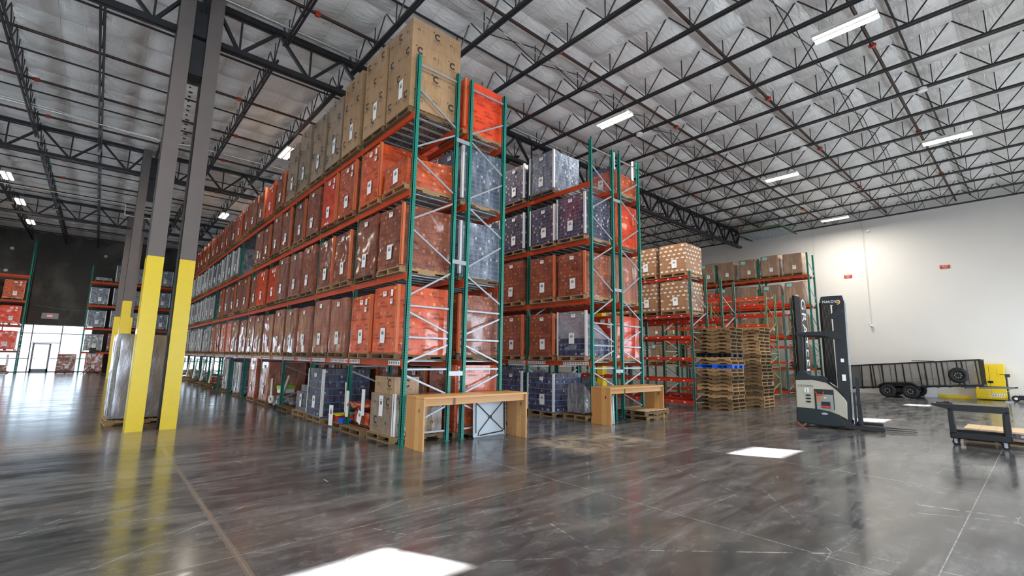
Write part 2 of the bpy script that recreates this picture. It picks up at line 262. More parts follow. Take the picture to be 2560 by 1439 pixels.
# ------------------------------------------------------------------ mesh building
_txt = {}
def text2d(body, spacing=1.0):
    k = (body, spacing)
    if k not in _txt:
        c = bpy.data.curves.new('t', 'FONT'); c.body = body; c.size = 1; c.align_x = 'CENTER'; c.space_character = spacing; c.resolution_u = 2
        o = bpy.data.objects.new('t', c); COL.objects.link(o)
        me = bpy.data.meshes.new_from_object(o)
        _txt[k] = ([(v.co.x, v.co.y) for v in me.vertices], [tuple(p.vertices) for p in me.polygons])
        bpy.data.objects.remove(o); bpy.data.meshes.remove(me); bpy.data.curves.remove(c)
    return _txt[k]
class MB:
    def __init__(s): s.v = []; s.f = []; s.m = []
    def add(s, vs, fs, mi=0):
        n = len(s.v); s.v += [tuple(v) for v in vs]; s.f += [tuple(n+i for i in f) for f in fs]; s.m += [mi]*len(fs); return s
    def box(s, a, b, mi=0):
        x0, y0, z0 = a; x1, y1, z1 = b
        if x0 > x1: x0, x1 = x1, x0
        if y0 > y1: y0, y1 = y1, y0
        if z0 > z1: z0, z1 = z1, z0
        return s.add([(x0, y0, z0), (x1, y0, z0), (x1, y1, z0), (x0, y1, z0), (x0, y0, z1), (x1, y0, z1), (x1, y1, z1), (x0, y1, z1)],
                     [(0, 3, 2, 1), (4, 5, 6, 7), (0, 1, 5, 4), (1, 2, 6, 5), (2, 3, 7, 6), (3, 0, 4, 7)], mi)
    def bar(s, p, q, w, h=None, mi=0):
        p, q = Vector(p), Vector(q); h = h or w; d = (q-p).normalized()
        u = d.cross(Vector((0, 0, 1)));  u = Vector((1, 0, 0)) if u.length < 1e-4 else u.normalized(); v = u.cross(d).normalized()
        vs = [e+u*a*w/2+v*b*h/2 for e in (p, q) for a, b in ((-1, -1), (1, -1), (1, 1), (-1, 1))]
        return s.add(vs, [(0, 1, 2, 3), (7, 6, 5, 4), (0, 4, 5, 1), (1, 5, 6, 2), (2, 6, 7, 3), (3, 7, 4, 0)], mi)
    def cyl(s, p, q, r, n=10, mi=0, r2=None):
        p, q = Vector(p), Vector(q); r2 = r if r2 is None else r2; d = (q-p).normalized()
        u = d.cross(Vector((0, 0, 1)));  u = Vector((1, 0, 0)) if u.length < 1e-4 else u.normalized(); v = u.cross(d)
        vs = [e+(u*math.cos(2*PI*i/n)+v*math.sin(2*PI*i/n))*rr for e, rr in ((p, r), (q, r2)) for i in range(n)]
        return s.add(vs, [tuple(range(n)), tuple(range(2*n-1, n-1, -1))]+[(i, i+n, (i+1) % n+n, (i+1) % n) for i in range(n)], mi)
    def tube(s, pts, r, n=6, mi=0):
        for a, b in zip(pts, pts[1:]): s.cyl(a, b, r, n, mi)
        return s
    def ring(s, c, ax, R, r, n=24, k=8, mi=0, sq=1.0):
        c = Vector(c); ax = Vector(ax).normalized(); u = ax.orthogonal().normalized(); v = ax.cross(u); vs = []; fs = []
        for i in range(n):
            a = 2*PI*i/n; e = u*math.cos(a)+v*math.sin(a)
            for j in range(k):
                b = 2*PI*j/k; vs.append(c+e*(R+r*math.cos(b))+ax*r*sq*math.sin(b))
        for i in range(n):
            for j in range(k): fs.append((i*k+j, ((i+1) % n)*k+j, ((i+1) % n)*k+(j+1) % k, i*k+(j+1) % k))
        return s.add(vs, fs, mi)
    def prism(s, poly, ax, a, b, mi=0):
        """poly: 2-D outline in the two other axes; extruded along axis ax from a to b"""
        def P(p, t):
            if ax == 0: return (t, p[0], p[1])
            if ax == 1: return (p[0], t, p[1])
            return (p[0], p[1], t)
        n = len(poly); vs = [P(p, a) for p in poly]+[P(p, b) for p in poly]
        return s.add(vs, [tuple(range(n)), tuple(range(2*n-1, n-1, -1))]+[(i, i+n, (i+1) % n+n, (i+1) % n) for i in range(n)], mi)
    def text(s, body, size, O, U, V, mi=0, spacing=1.0):
        vs, fs = text2d(body, spacing); O, U, V = Vector(O), Vector(U), Vector(V)
        return s.add([O+U*x*size+V*y*size for x, y in vs], fs, mi)
    def arc(s, O, U, V, R, r, a0, a1, mi=0, n=14):
        O, U, V = Vector(O), Vector(U), Vector(V); vs = []
        for i in range(n+1):
            a = a0+(a1-a0)*i/n; e = U*math.cos(a)+V*math.sin(a); vs += [O+e*R, O+e*r]
        return s.add(vs, [(2*i, 2*i+2, 2*i+3, 2*i+1) for i in range(n)], mi)
    def blob(s, a, b, n=10, amp=.01, r=.03, seed=0, mi=0, top=None, fr=3., lean=(0, 0), mt=None):
        """a wrapped stack: rounded box whose sides sag inward a little; top(x,y) scales the height"""
        a, b = Vector(a), Vector(b); N = {}
        fs = []; vs = []
        def vert(p):
            k = tuple(round(c, 4) for c in p)
            if k in N: return N[k]
            q = Vector([min(max(p[i], a[i]+r), b[i]-r) for i in range(3)]); d = p-q
            if d.length > 1e-6:
                d.normalize(); P = q+d*r
            else: P = p.copy()
            w = noise.noise(p*fr+Vector((seed*7.3, seed*3.1, 0)))*.5+.5; P = P-d*amp*w*2
            t = (p.z-a.z)/(b.z-a.z)
            if top: P.z = a.z+(P.z-a.z)*top((p.x-a.x)/(b.x-a.x), (p.y-a.y)/(b.y-a.y), t)
            P.x += lean[0]*t; P.y += lean[1]*t
            N[k] = len(vs); vs.append(P); return N[k]
        dims = [(1, 2, 0), (0, 2, 1), (0, 1, 2)]
        for u, v, w in dims:
            for side in (0, 1):
                for i in range(n):
                    for j in range(n):
                        q = []
                        for di, dj in ((0, 0), (1, 0), (1, 1), (0, 1)):
                            p = Vector((0, 0, 0)); p[u] = a[u]+(b[u]-a[u])*(i+di)/n; p[v] = a[v]+(b[v]-a[v])*(j+dj)/n; p[w] = (a, b)[side][w]; q.append(vert(p))
                        fl = (side == 1) ^ (w == 1)
                        fs.append(tuple(q) if fl else tuple(reversed(q)))
        s.add(vs, fs, mi)
        if mt is not None: s.m[-n*n:] = [mt]*(n*n)
        return s
    def build(s, name, mats, parent=None, smooth=False, bevel=0):
        me = bpy.data.meshes.new(name); me.from_pydata(s.v, [], s.f)
        mats = mats if isinstance(mats, (list, tuple)) else [mats]
        for m in mats: me.materials.append(M[m] if isinstance(m, str) else m)
        if any(s.m): me.polygons.foreach_set('material_index', s.m)
        if smooth: me.polygons.foreach_set('use_smooth', [True]*len(s.f)); me.set_sharp_from_angle(angle=.7)
        me.update(); o = bpy.data.objects.new(name, me); COL.objects.link(o); o.parent = parent
        if bevel:
            b = o.modifiers.new('bevel', 'BEVEL'); b.width = bevel; b.segments = 2; b.limit_method = 'ANGLE'
        return o
def tag(o, label=None, cat=None, group=None, kind=None):
    if label: o['label'] = label
    if cat: o['category'] = cat
    if group: o['group'] = group
    if kind: o['kind'] = kind
    return o
def empty(name, loc, label, cat, rz=0, group=None):
    o = bpy.data.objects.new(name, None); COL.objects.link(o); o.location = loc; o.rotation_euler = (0, 0, rz); o.empty_display_size = .1
    return tag(o, label, cat, group)
KIDS = {}
def kids(o): return [c for c in o.children]
def copy_tree(o, parent=None):
    c = o.copy(); COL.objects.link(c); c.parent = parent
    for ch in list(o.children): copy_tree(ch, c)
    return c
def struct(o): return tag(o, kind='structure')
ORD = ['first', 'second', 'third', 'fourth', 'fifth', 'sixth', 'seventh', 'eighth', 'ninth', 'tenth', 'eleventh', 'twelfth', 'thirteenth', 'fourteenth', 'fifteenth', 'sixteenth', 'seventeenth', 'eighteenth', 'nineteenth', 'twentieth',
       'twenty-first', 'twenty-second', 'twenty-third', 'twenty-fourth', 'twenty-fifth', 'twenty-sixth', 'twenty-seventh', 'twenty-eighth', 'twenty-ninth', 'thirtieth']

# ------------------------------------------------------------------ the room
XL, XR, YF, YB, ZC = -16.0, 28.2, WALL_F, 41.5, 10.6
struct(MB().box((XL-.3, YF-.3, -.2), (XR+.3, YB+.3, 0)).build('floor', 'floor'))
g = MB(); nx, ny = 440, 860
def cz(x, y):
    a = abs(math.sin(PI*y/1.22)); c = abs(math.sin(PI*y/.61)); b = abs(math.sin(PI*(x+3.3)/1.83)); k = noise.noise(Vector((x*.55, math.floor(y/1.22)*3.7, 0)))
    d = abs(math.sin(PI*(x+3.3)/.915)); return 10.47-(.17+.07*k)*a**.8*(.15+.30*b**.6+.55*d**.8)-.03*max(0, noise.noise(Vector((x*1.1, y*1.6, 3))))
vs = [(XL+(XR-XL)*i/nx, YF+(YB-YF)*j/ny, 0) for j in range(ny+1) for i in range(nx+1)]
g.add([(x, y, cz(x, y)) for x, y, _ in vs], [(j*(nx+1)+i, (j+1)*(nx+1)+i, (j+1)*(nx+1)+i+1, j*(nx+1)+i+1) for j in range(ny) for i in range(nx)])
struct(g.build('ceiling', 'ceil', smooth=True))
struct(MB().box((XL-.3, YF-.3, ZC+.15), (XR+.3, YB+.3, ZC+.35)).build('trim_1', 'steel'))    # roof deck above the insulation
struct(MB().box((XR, YF-.3, 0), (XR+.3, YB+.3, ZC+.15)).build('wall_right', 'white'))
# wall behind the camera: dock openings and high windows
WINS = [(.67, 1.25), (8.43, 1.25), (16.19, 1.25), (24.15, 1.25), (-7.1, 1.25)]
WZ0, WZ1 = 7.68, 8.97
def holes_wall(mb, ax, pos, th, lo, hi, z1, rects):
    """wall slab perpendicular to axis ax with rectangular openings (a0,a1,z0,z1)"""
    A = sorted({lo, hi}|{r[0] for r in rects}|{r[1] for r in rects}); Zs = sorted({0, z1}|{r[2] for r in rects}|{r[3] for r in rects})
    for a0, a1 in zip(A, A[1:]):
        run = None
        for z0, z2 in zip(Zs, Zs[1:]):
            c, z = (a0+a1)/2, (z0+z2)/2; hole = any(r[0] < c < r[1] and r[2] < z < r[3] for r in rects)
            if not hole: run = (run[0], z2) if run else (z0, z2)
            if (hole or z2 == z1) and run:
                if ax == 1: mb.box((a0, pos, run[0]), (a1, pos+th, run[1]))
                else: mb.box((pos, a0, run[0]), (pos+th, a1, run[1]))
                run = None
    return mb
rects = [(x-w/2, x+w/2, 0, 3.6) for x, w in DOCKS]+[(x-w/2, x+w/2, WZ0, WZ1) for x, w in WINS]
struct(holes_wall(MB(), 1, YF-.3, .3, XL-.3, XR+.3, ZC+.15, rects).build('wall_front', 'white'))
for i, (x, w) in enumerate(WINS):
    m = MB()
    for a, b in (((x-w/2, WZ0), (x+w/2, WZ0+.03)), ((x-w/2, WZ1-.03), (x+w/2, WZ1))): m.box((a[0], YF-.2, a[1]), (b[0], YF-.14, b[1]))
    for a in (x-w/2, x+w/2-.03): m.box((a, YF-.2, WZ0), (a+.03, YF-.14, WZ1))
    wo = struct(m.build('window_%d' % (i+3), 'frame'))
struct(holes_wall(MB(), 0, XL-.3, .3, YF-.3, YB+.3, ZC+.15, [(y-w/2, y+w/2, 0, 3.6) for y, w in SIDE]).build('wall_left', 'white'))
struct(holes_wall(MB(), 1, YB, .3, XL-.3, XR+.3, ZC+.15, [(-11.0, -4.72, 0, 3.53), (.4, 6.4, 0, 3.53)]).build('wall_back', 'dark'))
# storefront glazing at the back
def storefront(name, x0, x1, mull, zs, door=None):
    m = MB()
    for x in [x0+.03, x1-.03]+mull: m.box((x-.035, YB+.06, 0), (x+.035, YB+.16, 3.53))
    cuts = [x0]+sorted(mull)+[x1]
    for z in zs: m.box((x0, YB+.07, z-.03), (x1, YB+.15, z+.03))
    o = struct(m.build(name, 'frame'))
    gl = MB().box((x0+.03, YB+.10, .02), (x1-.03, YB+.11, 3.5)).build('pane', 'glass', o); return o
w1 = storefront('window_1', -11.0, -4.72, [-9.6, -8.05, -6.46, -5.25], [.03, 2.87, 3.5])
m = MB()
for xa, xb in ((-11, -8.0), (-6.9, -4.72)): m.box((xa, YB+.07, .97), (xb, YB+.15, 1.03))
m.box((-8.0, YB+.05, 2.14), (-6.46, YB+.15, 2.2)); m.build('window_rail', 'frame', w1)
struct(storefront('window_2', .4, 6.4, [1.4, 2.9, 4.4], [.03, .85, 2.2, 2.87, 3.5]))
m = MB(); dx0, dx1 = -7.93, -6.93
m.box((dx0, YB+.02, 0), (dx0+.11, YB+.08, 2.13)); m.box((dx1-.11, YB+.02, 0), (dx1, YB+.08, 2.13)); m.box((dx0, YB+.02, 2.05), (dx1, YB+.08, 2.13)); m.box((dx0, YB+.02, 0), (dx1, YB+.08, .26))
d = struct(m.build('door_1', 'frame')); MB().box((dx0+.13, YB-.02, .98), (dx0+.30, YB+.02, 1.02)).build('door_handle', 'steel', d)
# ground outside
tag(MB().box((-60, 41.9, -.25), (60, 90, -.2)).build('trim_2', 'label'), kind='structure')

# ------------------------------------------------------------------ roof steel
spans = [(-10.9, 4.95), (5.05, 17.25), (17.35, 29.45), (29.55, 41.4)]
def joist_parts(L, root):
    zt, zb = .73, 0.0; n = int((L-1.2)/1.22); off = (L-n*1.22)/2
    t = MB()
    for dx in (-.035, .035): t.box((dx-.02, 0, zt-.03), (dx+.02, L, zt+.03))
    t.build('top_chord', 'steel', root)
    t = MB()
    for dx in (-.04, .04): t.box((dx-.025, .35, zb-.03), (dx+.025, L-.35, zb+.03))
    t.build('bottom_chord', 'steel', root)
    t = MB(); t.bar((0, .05, zt), (0, off, zb), .03); t.bar((0, L-.05, zt), (0, L-off, zb), .03)
    for i in range(n+1):
        y = off+1.22*i; t.bar((0, y, zb), (0, y, zt), .022)
        if i < n: t.bar((0, y, zb), (0, y+.61, zt), .028); t.bar((0, y+.61, zt), (0, y+1.22, zb), .028)
    t.build('web', 'steel', root)
REG = ['above the open floor', 'above the near half of racks', 'above the far half of racks', 'next to the dark wall']
for si, (y0, y1) in enumerate(spans):
    proto = None
    for k in range(-7 if si else -4, 18):
        lab = '%s open-web joist from the white wall, %s' % (ORD[17-k], REG[si])
        x = -3.3+1.83*k+(.0 if k else .0)
        if proto is None:
            proto = empty('roof_joist', (x, y0, 9.77), lab, 'roof joist', group='open-web roof joists'); joist_parts(y1-y0, proto)
        else:
            c = copy_tree(proto); c.location = (x, y0, 9.77); c['label'] = lab
for gi, y in enumerate((5.0, 17.3, 29.5)):
    for bi, (xa, xb) in enumerate(((-15.9, -3.3), (-3.3, 12.4), (12.4, 28.1))):
        r = empty('roof_girder', (xa, y, 9.3), 'deep dark roof girder on the %s column line, %s bay counted towards the white wall' % (ORD[gi], ORD[bi]), 'roof girder', group='deep roof girders')
        L = xb-xa
        for nm, z in (('top_chord', 1.02), ('bottom_chord', 0.0)):
            t = MB()
            for dy in (-.07, .07): t.box((.25, dy-.04, z-.06), (L-.25, dy+.04, z+.06))
            t.build(nm, 'steel', r)
        t = MB(); n = round(L/1.83); p = L/n
        for i in range(n):
            a, b = i*p, (i+1)*p; c = (a+b)/2
            t.bar((max(a, .3), 0, 1.0), (c, 0, 0), .10, .07); t.bar((c, 0, 0), (min(b, L-.3), 0, 1.0), .10, .07); t.bar((c, 0, 0), (c, 0, 1.0), .045)
        t.build('web', 'steel', r)
# sprinkler pipes
for i, y in enumerate([-5.8, -2.95, 0.0, 3.1, 8.9, 12.0, 15.0, 20, 23, 26, 32.5, 35.5, 38.5]):
    o = MB().cyl((-15.9, y, 10.0), (28.0, y, 10.0), .042, 8).build('sprinkler_pipe', 'pipe', smooth=True)
    tag(o, 'dark rusty sprinkler pipe crossing under the roof, %s pipe counted from the front' % ORD[i], 'pipe', 'sprinkler pipes')
    for x in range(-8, 28, 6):
        xx = x+random.random()*2
        if i == 0 and x == -8: CP = MB().cyl((0, 0, 0), (.11, 0, 0), .066, 10).box((.02, -.085, -.03), (.09, .085, .03)).build('coupling', 'red', o); q = CP
        else: q = CP.copy(); COL.objects.link(q); q.parent = o
        q.location = (xx, y, 10.0)
for i, y in enumerate([-6.35, 1.6, 6.9, 10.5, 13.4, 18.8, 21.6, 24.6, 27.6, 31, 34, 37, 40]):
    tag(MB().box((-15.9, y-.022, 10.16), (28.1, y+.022, 10.20)).build('bridging_bar', 'steel'), 'thin dark bridging bar tying the joists high under the roof, %s counted from the front' % ORD[i], 'bar', 'bridging bars')
for i, y in enumerate([-4.6, .6, 8.0, 19.6, 30.4]):   # crossed bracing rods between joists
    m = MB()
    for k in range(3, 17): 
        x = -3.3+1.83*k; m.bar((x, y, 9.8), (x+1.83, y, 10.26), .018); m.bar((x, y, 10.26), (x+1.83, y, 9.8), .018)
    if i in (0, 1, 2): tag(m.build('cross_bracing', 'steel'), 'row of crossed bracing rods between roof joists, %s row from the front' % ORD[i], 'bracing', 'crossed bracing rods')
def conduit(pts, r, label, mat='conduit'): tag(MB().tube(pts, r, 8).build('conduit', mat, smooth=True), label, 'conduit')
conduit([(-6, 4.0, 9.92), (12, 4.0, 9.92)], .016, 'silver conduit running beside the near roof girder above the tall rack')
conduit([(-2, .4, 9.9), (7.7, .4, 9.9)], .013, 'thin silver conduit leading to the lamp above the second rack')
conduit([(-15, 14.3, 9.97), (-6.2, 14.3, 9.97), (-4.6, 14.0, 9.80), (-3.0, 14.0, 9.80), (-2.4, 14.0, 9.9), (10, 14.0, 9.9)], .035, 'thick silver conduit bending past the grey columns')
conduit([(-15, 13.9, 9.9), (-6.4, 13.9, 9.9), (-5.2, 13.7, 9.72), (-3.5, 13.7, 9.72)], .02, 'thinner silver conduit bending just under the thick bent conduit')
conduit([(-15, 24.5, 9.6), (-4, 24.5, 9.6), (-4, 24.5, 9.0), (-2, 24.5, 9.0)], .022, 'brass coloured pipe with a down-turned bend at the far columns', 'tube')

# ------------------------------------------------------------------ columns
for ci, (y, where) in enumerate(((4.7, 'first'), (17.1, 'second'), (29.4, 'third'))):
    for bi, x in enumerate((-3.3, 12.25)):
        r = empty('steel_column', (x, y, 0), 'grey steel column with yellow lower part, %s row, %s' % (where, 'beside the long rack aisle' if bi == 0 else 'hidden among the farther racks'), 'column', group='yellow and grey columns')
        if bi == 0:
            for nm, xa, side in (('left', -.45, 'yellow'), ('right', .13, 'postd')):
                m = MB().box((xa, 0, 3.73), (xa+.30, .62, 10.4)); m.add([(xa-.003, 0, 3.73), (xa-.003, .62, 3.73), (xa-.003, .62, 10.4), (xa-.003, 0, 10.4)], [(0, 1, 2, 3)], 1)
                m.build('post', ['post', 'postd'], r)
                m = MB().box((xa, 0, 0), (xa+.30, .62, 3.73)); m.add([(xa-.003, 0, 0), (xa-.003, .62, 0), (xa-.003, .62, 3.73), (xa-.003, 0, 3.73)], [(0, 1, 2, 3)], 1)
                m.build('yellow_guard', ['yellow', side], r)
            m = MB()
            for z in (8.2, 9.2): m.box((-.15, .05, z), (.13, .5, z+.9))
            m.build('bracket', 'steel', r)
            if ci == 0:
                m = MB()
                for i in range(26): m.box((-.06, .47, 6.6+i*.12), (-.02+.02*(i % 3), .49, 6.63+i*.12))
                m.build('punched_strip', 'steel', r)
        else:
            MB().box((-.14, 0, 3.73), (.16, .3, 10.4)).build('post', 'post', r); MB().box((-.14, 0, 0), (.16, .3, 3.73)).build('yellow_guard', 'yellow', r)

# ------------------------------------------------------------------ lamps
LAMPS = [(8.0, -5.65, 'biggest looking lamp, high over the open floor near the forklift'), (7.62, .65, 'lamp above the gap between second rack and open floor'), (17.1, -6.5, 'lamp above the floor beyond the utility cart'),
         (16.8, -1.3, 'lamp high above the reach truck and pallet stacks'), (25.3, -1.1, 'small lamp hanging beside the white wall'), (.42, 11.0, 'bright twin-tube lamp over the tall rack, nearer of two'),
         (.3, 22.6, 'bright twin-tube lamp over the tall rack, farther of two'), (-8.25, 22.5, 'twin-tube lamp before the dark wall, first of three'), (-8.25, 27.5, 'twin-tube lamp before the dark wall, second of three'),
         (-8.25, 32.8, 'twin-tube lamp before the dark wall, last of three'), (-8.25, 12, 'twin-tube lamp high above the wide aisle outside the view'), (-8.25, 2, 'twin-tube lamp over the wide aisle beside the camera'), (4.3, 6.0, 'lamp above the aisle behind the tall rack'),
         (12.6, 12, 'lamp over the racks behind the second rack'), (4.3, 18, 'lamp above the aisle far behind the tall rack'), (20.5, 12, 'lamp over the low red racks'), (-1.5, -5, 'lamp above the camera side floor')]
for i, (x, y, lab) in enumerate(LAMPS):
    z = 9.45; r = empty('strip_lamp', (x, y, z), lab, 'lamp', group='strip lamps under the roof')
    m = MB().box((-.17, -.64, .03), (.17, .64, .08))
    for sx in (-1, 1): m.prism([(sx*.17, .03), (sx*.19, -.02), (sx*.18, -.02), (sx*.155, .03)], 1, -.64, .64)
    m.box((-.03, -.64, 0), (.03, .64, .03)); m.build('housing', 'lampw', r)
    m = MB()
    for sx in (-.09, .09): m.box((sx-.045, -.60, -.005), (sx+.045, .60, .028))
    m.build('tube', 'lamp', r); [MB().cyl((0, hy, .08), (0, hy, 1.02), .004, 5).build('hanger', 'galv', r) for hy in (-.5, .5)]
    l = bpy.data.lights.new('lamp_light', 'AREA'); l.shape = 'RECTANGLE'; l.size = .3; l.size_y = 1.2; l.energy = 190 if i in (5, 6) else 330; l.color = (1, .93, .82)
    lo = bpy.data.objects.new('lamp_light', l); COL.objects.link(lo); lo.location = (0, 0, -.03); lo.parent = r; lo.visible_glossy = False   # the tubes themselves show in reflections

# ------------------------------------------------------------------ pallets
def pallet_mesh(mb, L=1.22, Wd=1.02, mi=0, seed=0):
    """stringers along X, deck boards along Y, base centre at origin"""
    rr = random.Random(seed)
    for y in (-Wd/2, -.02, Wd/2-.04):
        x = -L/2; pr = [(x, .016), (x+.16, .016), (x+.19, .05), (x+.38, .05), (x+.41, .016), (x+L-.41, .016), (x+L-.38, .05), (x+L-.19, .05), (x+L-.16, .016), (x+L, .016), (x+L, .105), (x, .105)]
        a = [(p, q) for p, q in pr]
        # concave outline split into boxes so that no n-gon fans over the notches
        for x0, x1, zb in ((x, x+.16, .016), (x+.16, x+.41, .052), (x+.41, x+L-.41, .016), (x+L-.41, x+L-.16, .052), (x+L-.16, x+L, .016)): mb.box((x0, y, zb), (x1, y+.04, .105), mi)
    for i in range(7):
        w = .14 if i in (0, 6) else .09; c = -L/2+w/2 if i == 0 else (L/2-w/2 if i == 6 else -L/2+L*i/6.0)
        j = rr.uniform(-.012, .012); mb.box((c-w/2, -Wd/2+j*.5, .105), (c+w/2, Wd/2+j*.5, .122+rr.uniform(0, .004)), mi)
    for c, w in ((-L/2+.06, .12), (0, .2), (L/2-.06, .12)): mb.box((c-w/2, -Wd/2, 0), (c+w/2, Wd/2, .016), mi)
    return mb
PAL = [None]*3
def pallet_part(parent, v=0):
    if PAL[v] is None:
        o = pallet_mesh(MB(), seed=v).build('wooden_pallet', 'pallet', parent); PAL[v] = o.data; return o
    o = bpy.data.objects.new('wooden_pallet', PAL[v]); COL.objects.link(o); o.parent = parent; return o

# ------------------------------------------------------------------ pallet loads
def sheet(w, h, bars=True):
    m = MB().box((0, -w/2, -h/2), (.002, w/2, h/2), 0); m.v = [(x-.002, y, z) for x, y, z in m.v]
    if bars:
        for i in range(5): m.box((-.004, -w*.22+i*w*.1, h*.06), (-.002, -w*.22+i*w*.1+w*.05, h*.24), 1)
        m.box((-.004, -w*.2, h*.28), (-.002, w*.2, h*.31), 1)
    return m
SH = {}
def put_sheet(parent, name, w, h, loc, mats=('label', 'ink'), rz=0, rx=0, bars=True):
    k = (w, h, mats, bars)
    if k in SH: o = bpy.data.objects.new(name, SH[k]); COL.objects.link(o); o.parent = parent
    else: o = sheet(w, h, bars).build(name, list(mats), parent); SH[k] = o.data
    o.location = loc; o.rotation_euler = (rx, 0, rz); return o
def meta_print(mb, x0, y0, z0, x1, y1, z1, mi, dens=1.0, seed=0):
    rr = random.Random(seed)
    for face in (0, 1):
        O0 = Vector((x0-.004, 0, 0)) if face == 0 else Vector((0, y0-.015, 0)); U = Vector((0, -1, 0)) if face == 0 else Vector((1, 0, 0))
        a0, a1 = (y0, y1) if face == 0 else (x0, x1)
        z = z0+.14; row = 0
        while z < z1-.08:
            a = a0+.16+(.23 if row % 2 else 0)
            while a < a1-.12:
                if rr.random() < dens:
                    s = .062; O = O0+(Vector((0, a, z)) if face == 0 else Vector((a, 0, z)))
                    mb.text('META', s, O+Vector((0, 0, .035)), U, (0, 0, 1), mi, 1.35); mb.text('BRAND', s, O+U*.07-Vector((0, 0, .04)), U, (0, 0, 1), mi, 1.25)
                a += .46+rr.uniform(-.04, .04)
            z += .215; row += 1
def celsius_print(mb, x0, y0, z0, x1, y1, z1, mi, seed=0):
    rr = random.Random(seed); H = .50 if z1-z0 > 1.2 else .38
    for face in (0, 1):
        U = Vector((0, -1, 0)) if face == 0 else Vector((1, 0, 0)); a0, a1 = (y0, y1) if face == 0 else (x0, x1); V = Vector((0, 0, 1))
        nz = int((z1-z0)/H+.3); nc = max(1, round((a1-a0)/.40)); w = (a1-a0)/nc
        for r in range(nz):
            for c in range(nc):
                a = a0+w*(c+.5); z = z0+H*(r+.5)
                O = Vector((x0-.004, a, z)) if face == 0 else Vector((a, y0-.004, z))
                if (r+c+seed) % 2 == 0:
                    mb.arc(O+V*.06, U, V, .082, .044, .7, 2*PI-.75, mi); mb.arc(O+V*.14-U*.10, U, V, .020, .011, 0, 2*PI, mi, 10)
                    mb.text('CELSIUS', .055, O-V*.075, U, V, mi, 1.15); mb.text('LIVE FIT', .020, O-V*.105, U, V, mi)
                    mb.text('12 CANS', .02, O-V*.13, U, V, mi)
                else:
                    mb.arc(O+V*.02-U*.06, V*-1, U, .034, .02, .7, 2*PI-.75, mi); mb.text('CELSIUS', .032, O+U*.02, V*-1, U, mi); mb.text('12 FL OZ', .022, O+U*.08, V*-1, U, mi)
KIND = dict(   # body material, height of goods, description
 C=('C', 2.0, 'tall plain cardboard stack'), c=('CG', 1.95, 'tall grey-filmed cardboard stack'), R=('R', 1.27, 'bright red filmed load'), r=('R2', 1.30, 'orange-red filmed load'),
 O=('O', 1.33, 'orange-filmed load'), B=('B', 1.30, 'brown-filmed load'), G=('G', 1.32, 'shiny streaked brown load'), N=('N', 1.22, 'navy white-cornered load'),
 n=('NS', 1.22, 'silvery-filmed navy load'), S=('S', 1.25, 'silver-filmed load'), K=('K', 1.12, 'white-stickered carton load'), Q=('Q', 1.22, 'rounded brown bulk carton'),
 U=('NB', 1.14, 'navy blue-edged tray load'), H=('O', .62, 'half-height orange load'))
def tray_stack(m, a, b, nl, nxx, nyy, seed):
    """layers of shrink-wrapped trays, each layer on a thin blue tray edge"""
    rr = random.Random(seed+5); H = (b[2]-a[2])/nl
    for l in range(nl):
        z0 = a[2]+l*H; ex, ey = rr.uniform(-.012, .012), rr.uniform(-.012, .012); nx_, ny_ = (nxx, nyy) if l % 2 == 0 else (nyy, nxx)
        wx, wy = (b[0]-a[0])/nx_, (b[1]-a[1])/ny_
        for i in range(nx_):
            for j in range(ny_):
                if 0 < i < nx_-1 and 0 < j < ny_-1: continue
                q = rr.uniform(0, .006); x0, y0 = a[0]+i*wx+ex, a[1]+j*wy+ey
                m.box((x0+.004+q, y0+.004, z0+.022), (x0+wx-.004, y0+wy-.004-q, z0+H-.003), 0); m.box((x0+.002, y0+.002, z0), (x0+wx-.002, y0+wy-.002, z0+.022), 1)
PROTO = {}
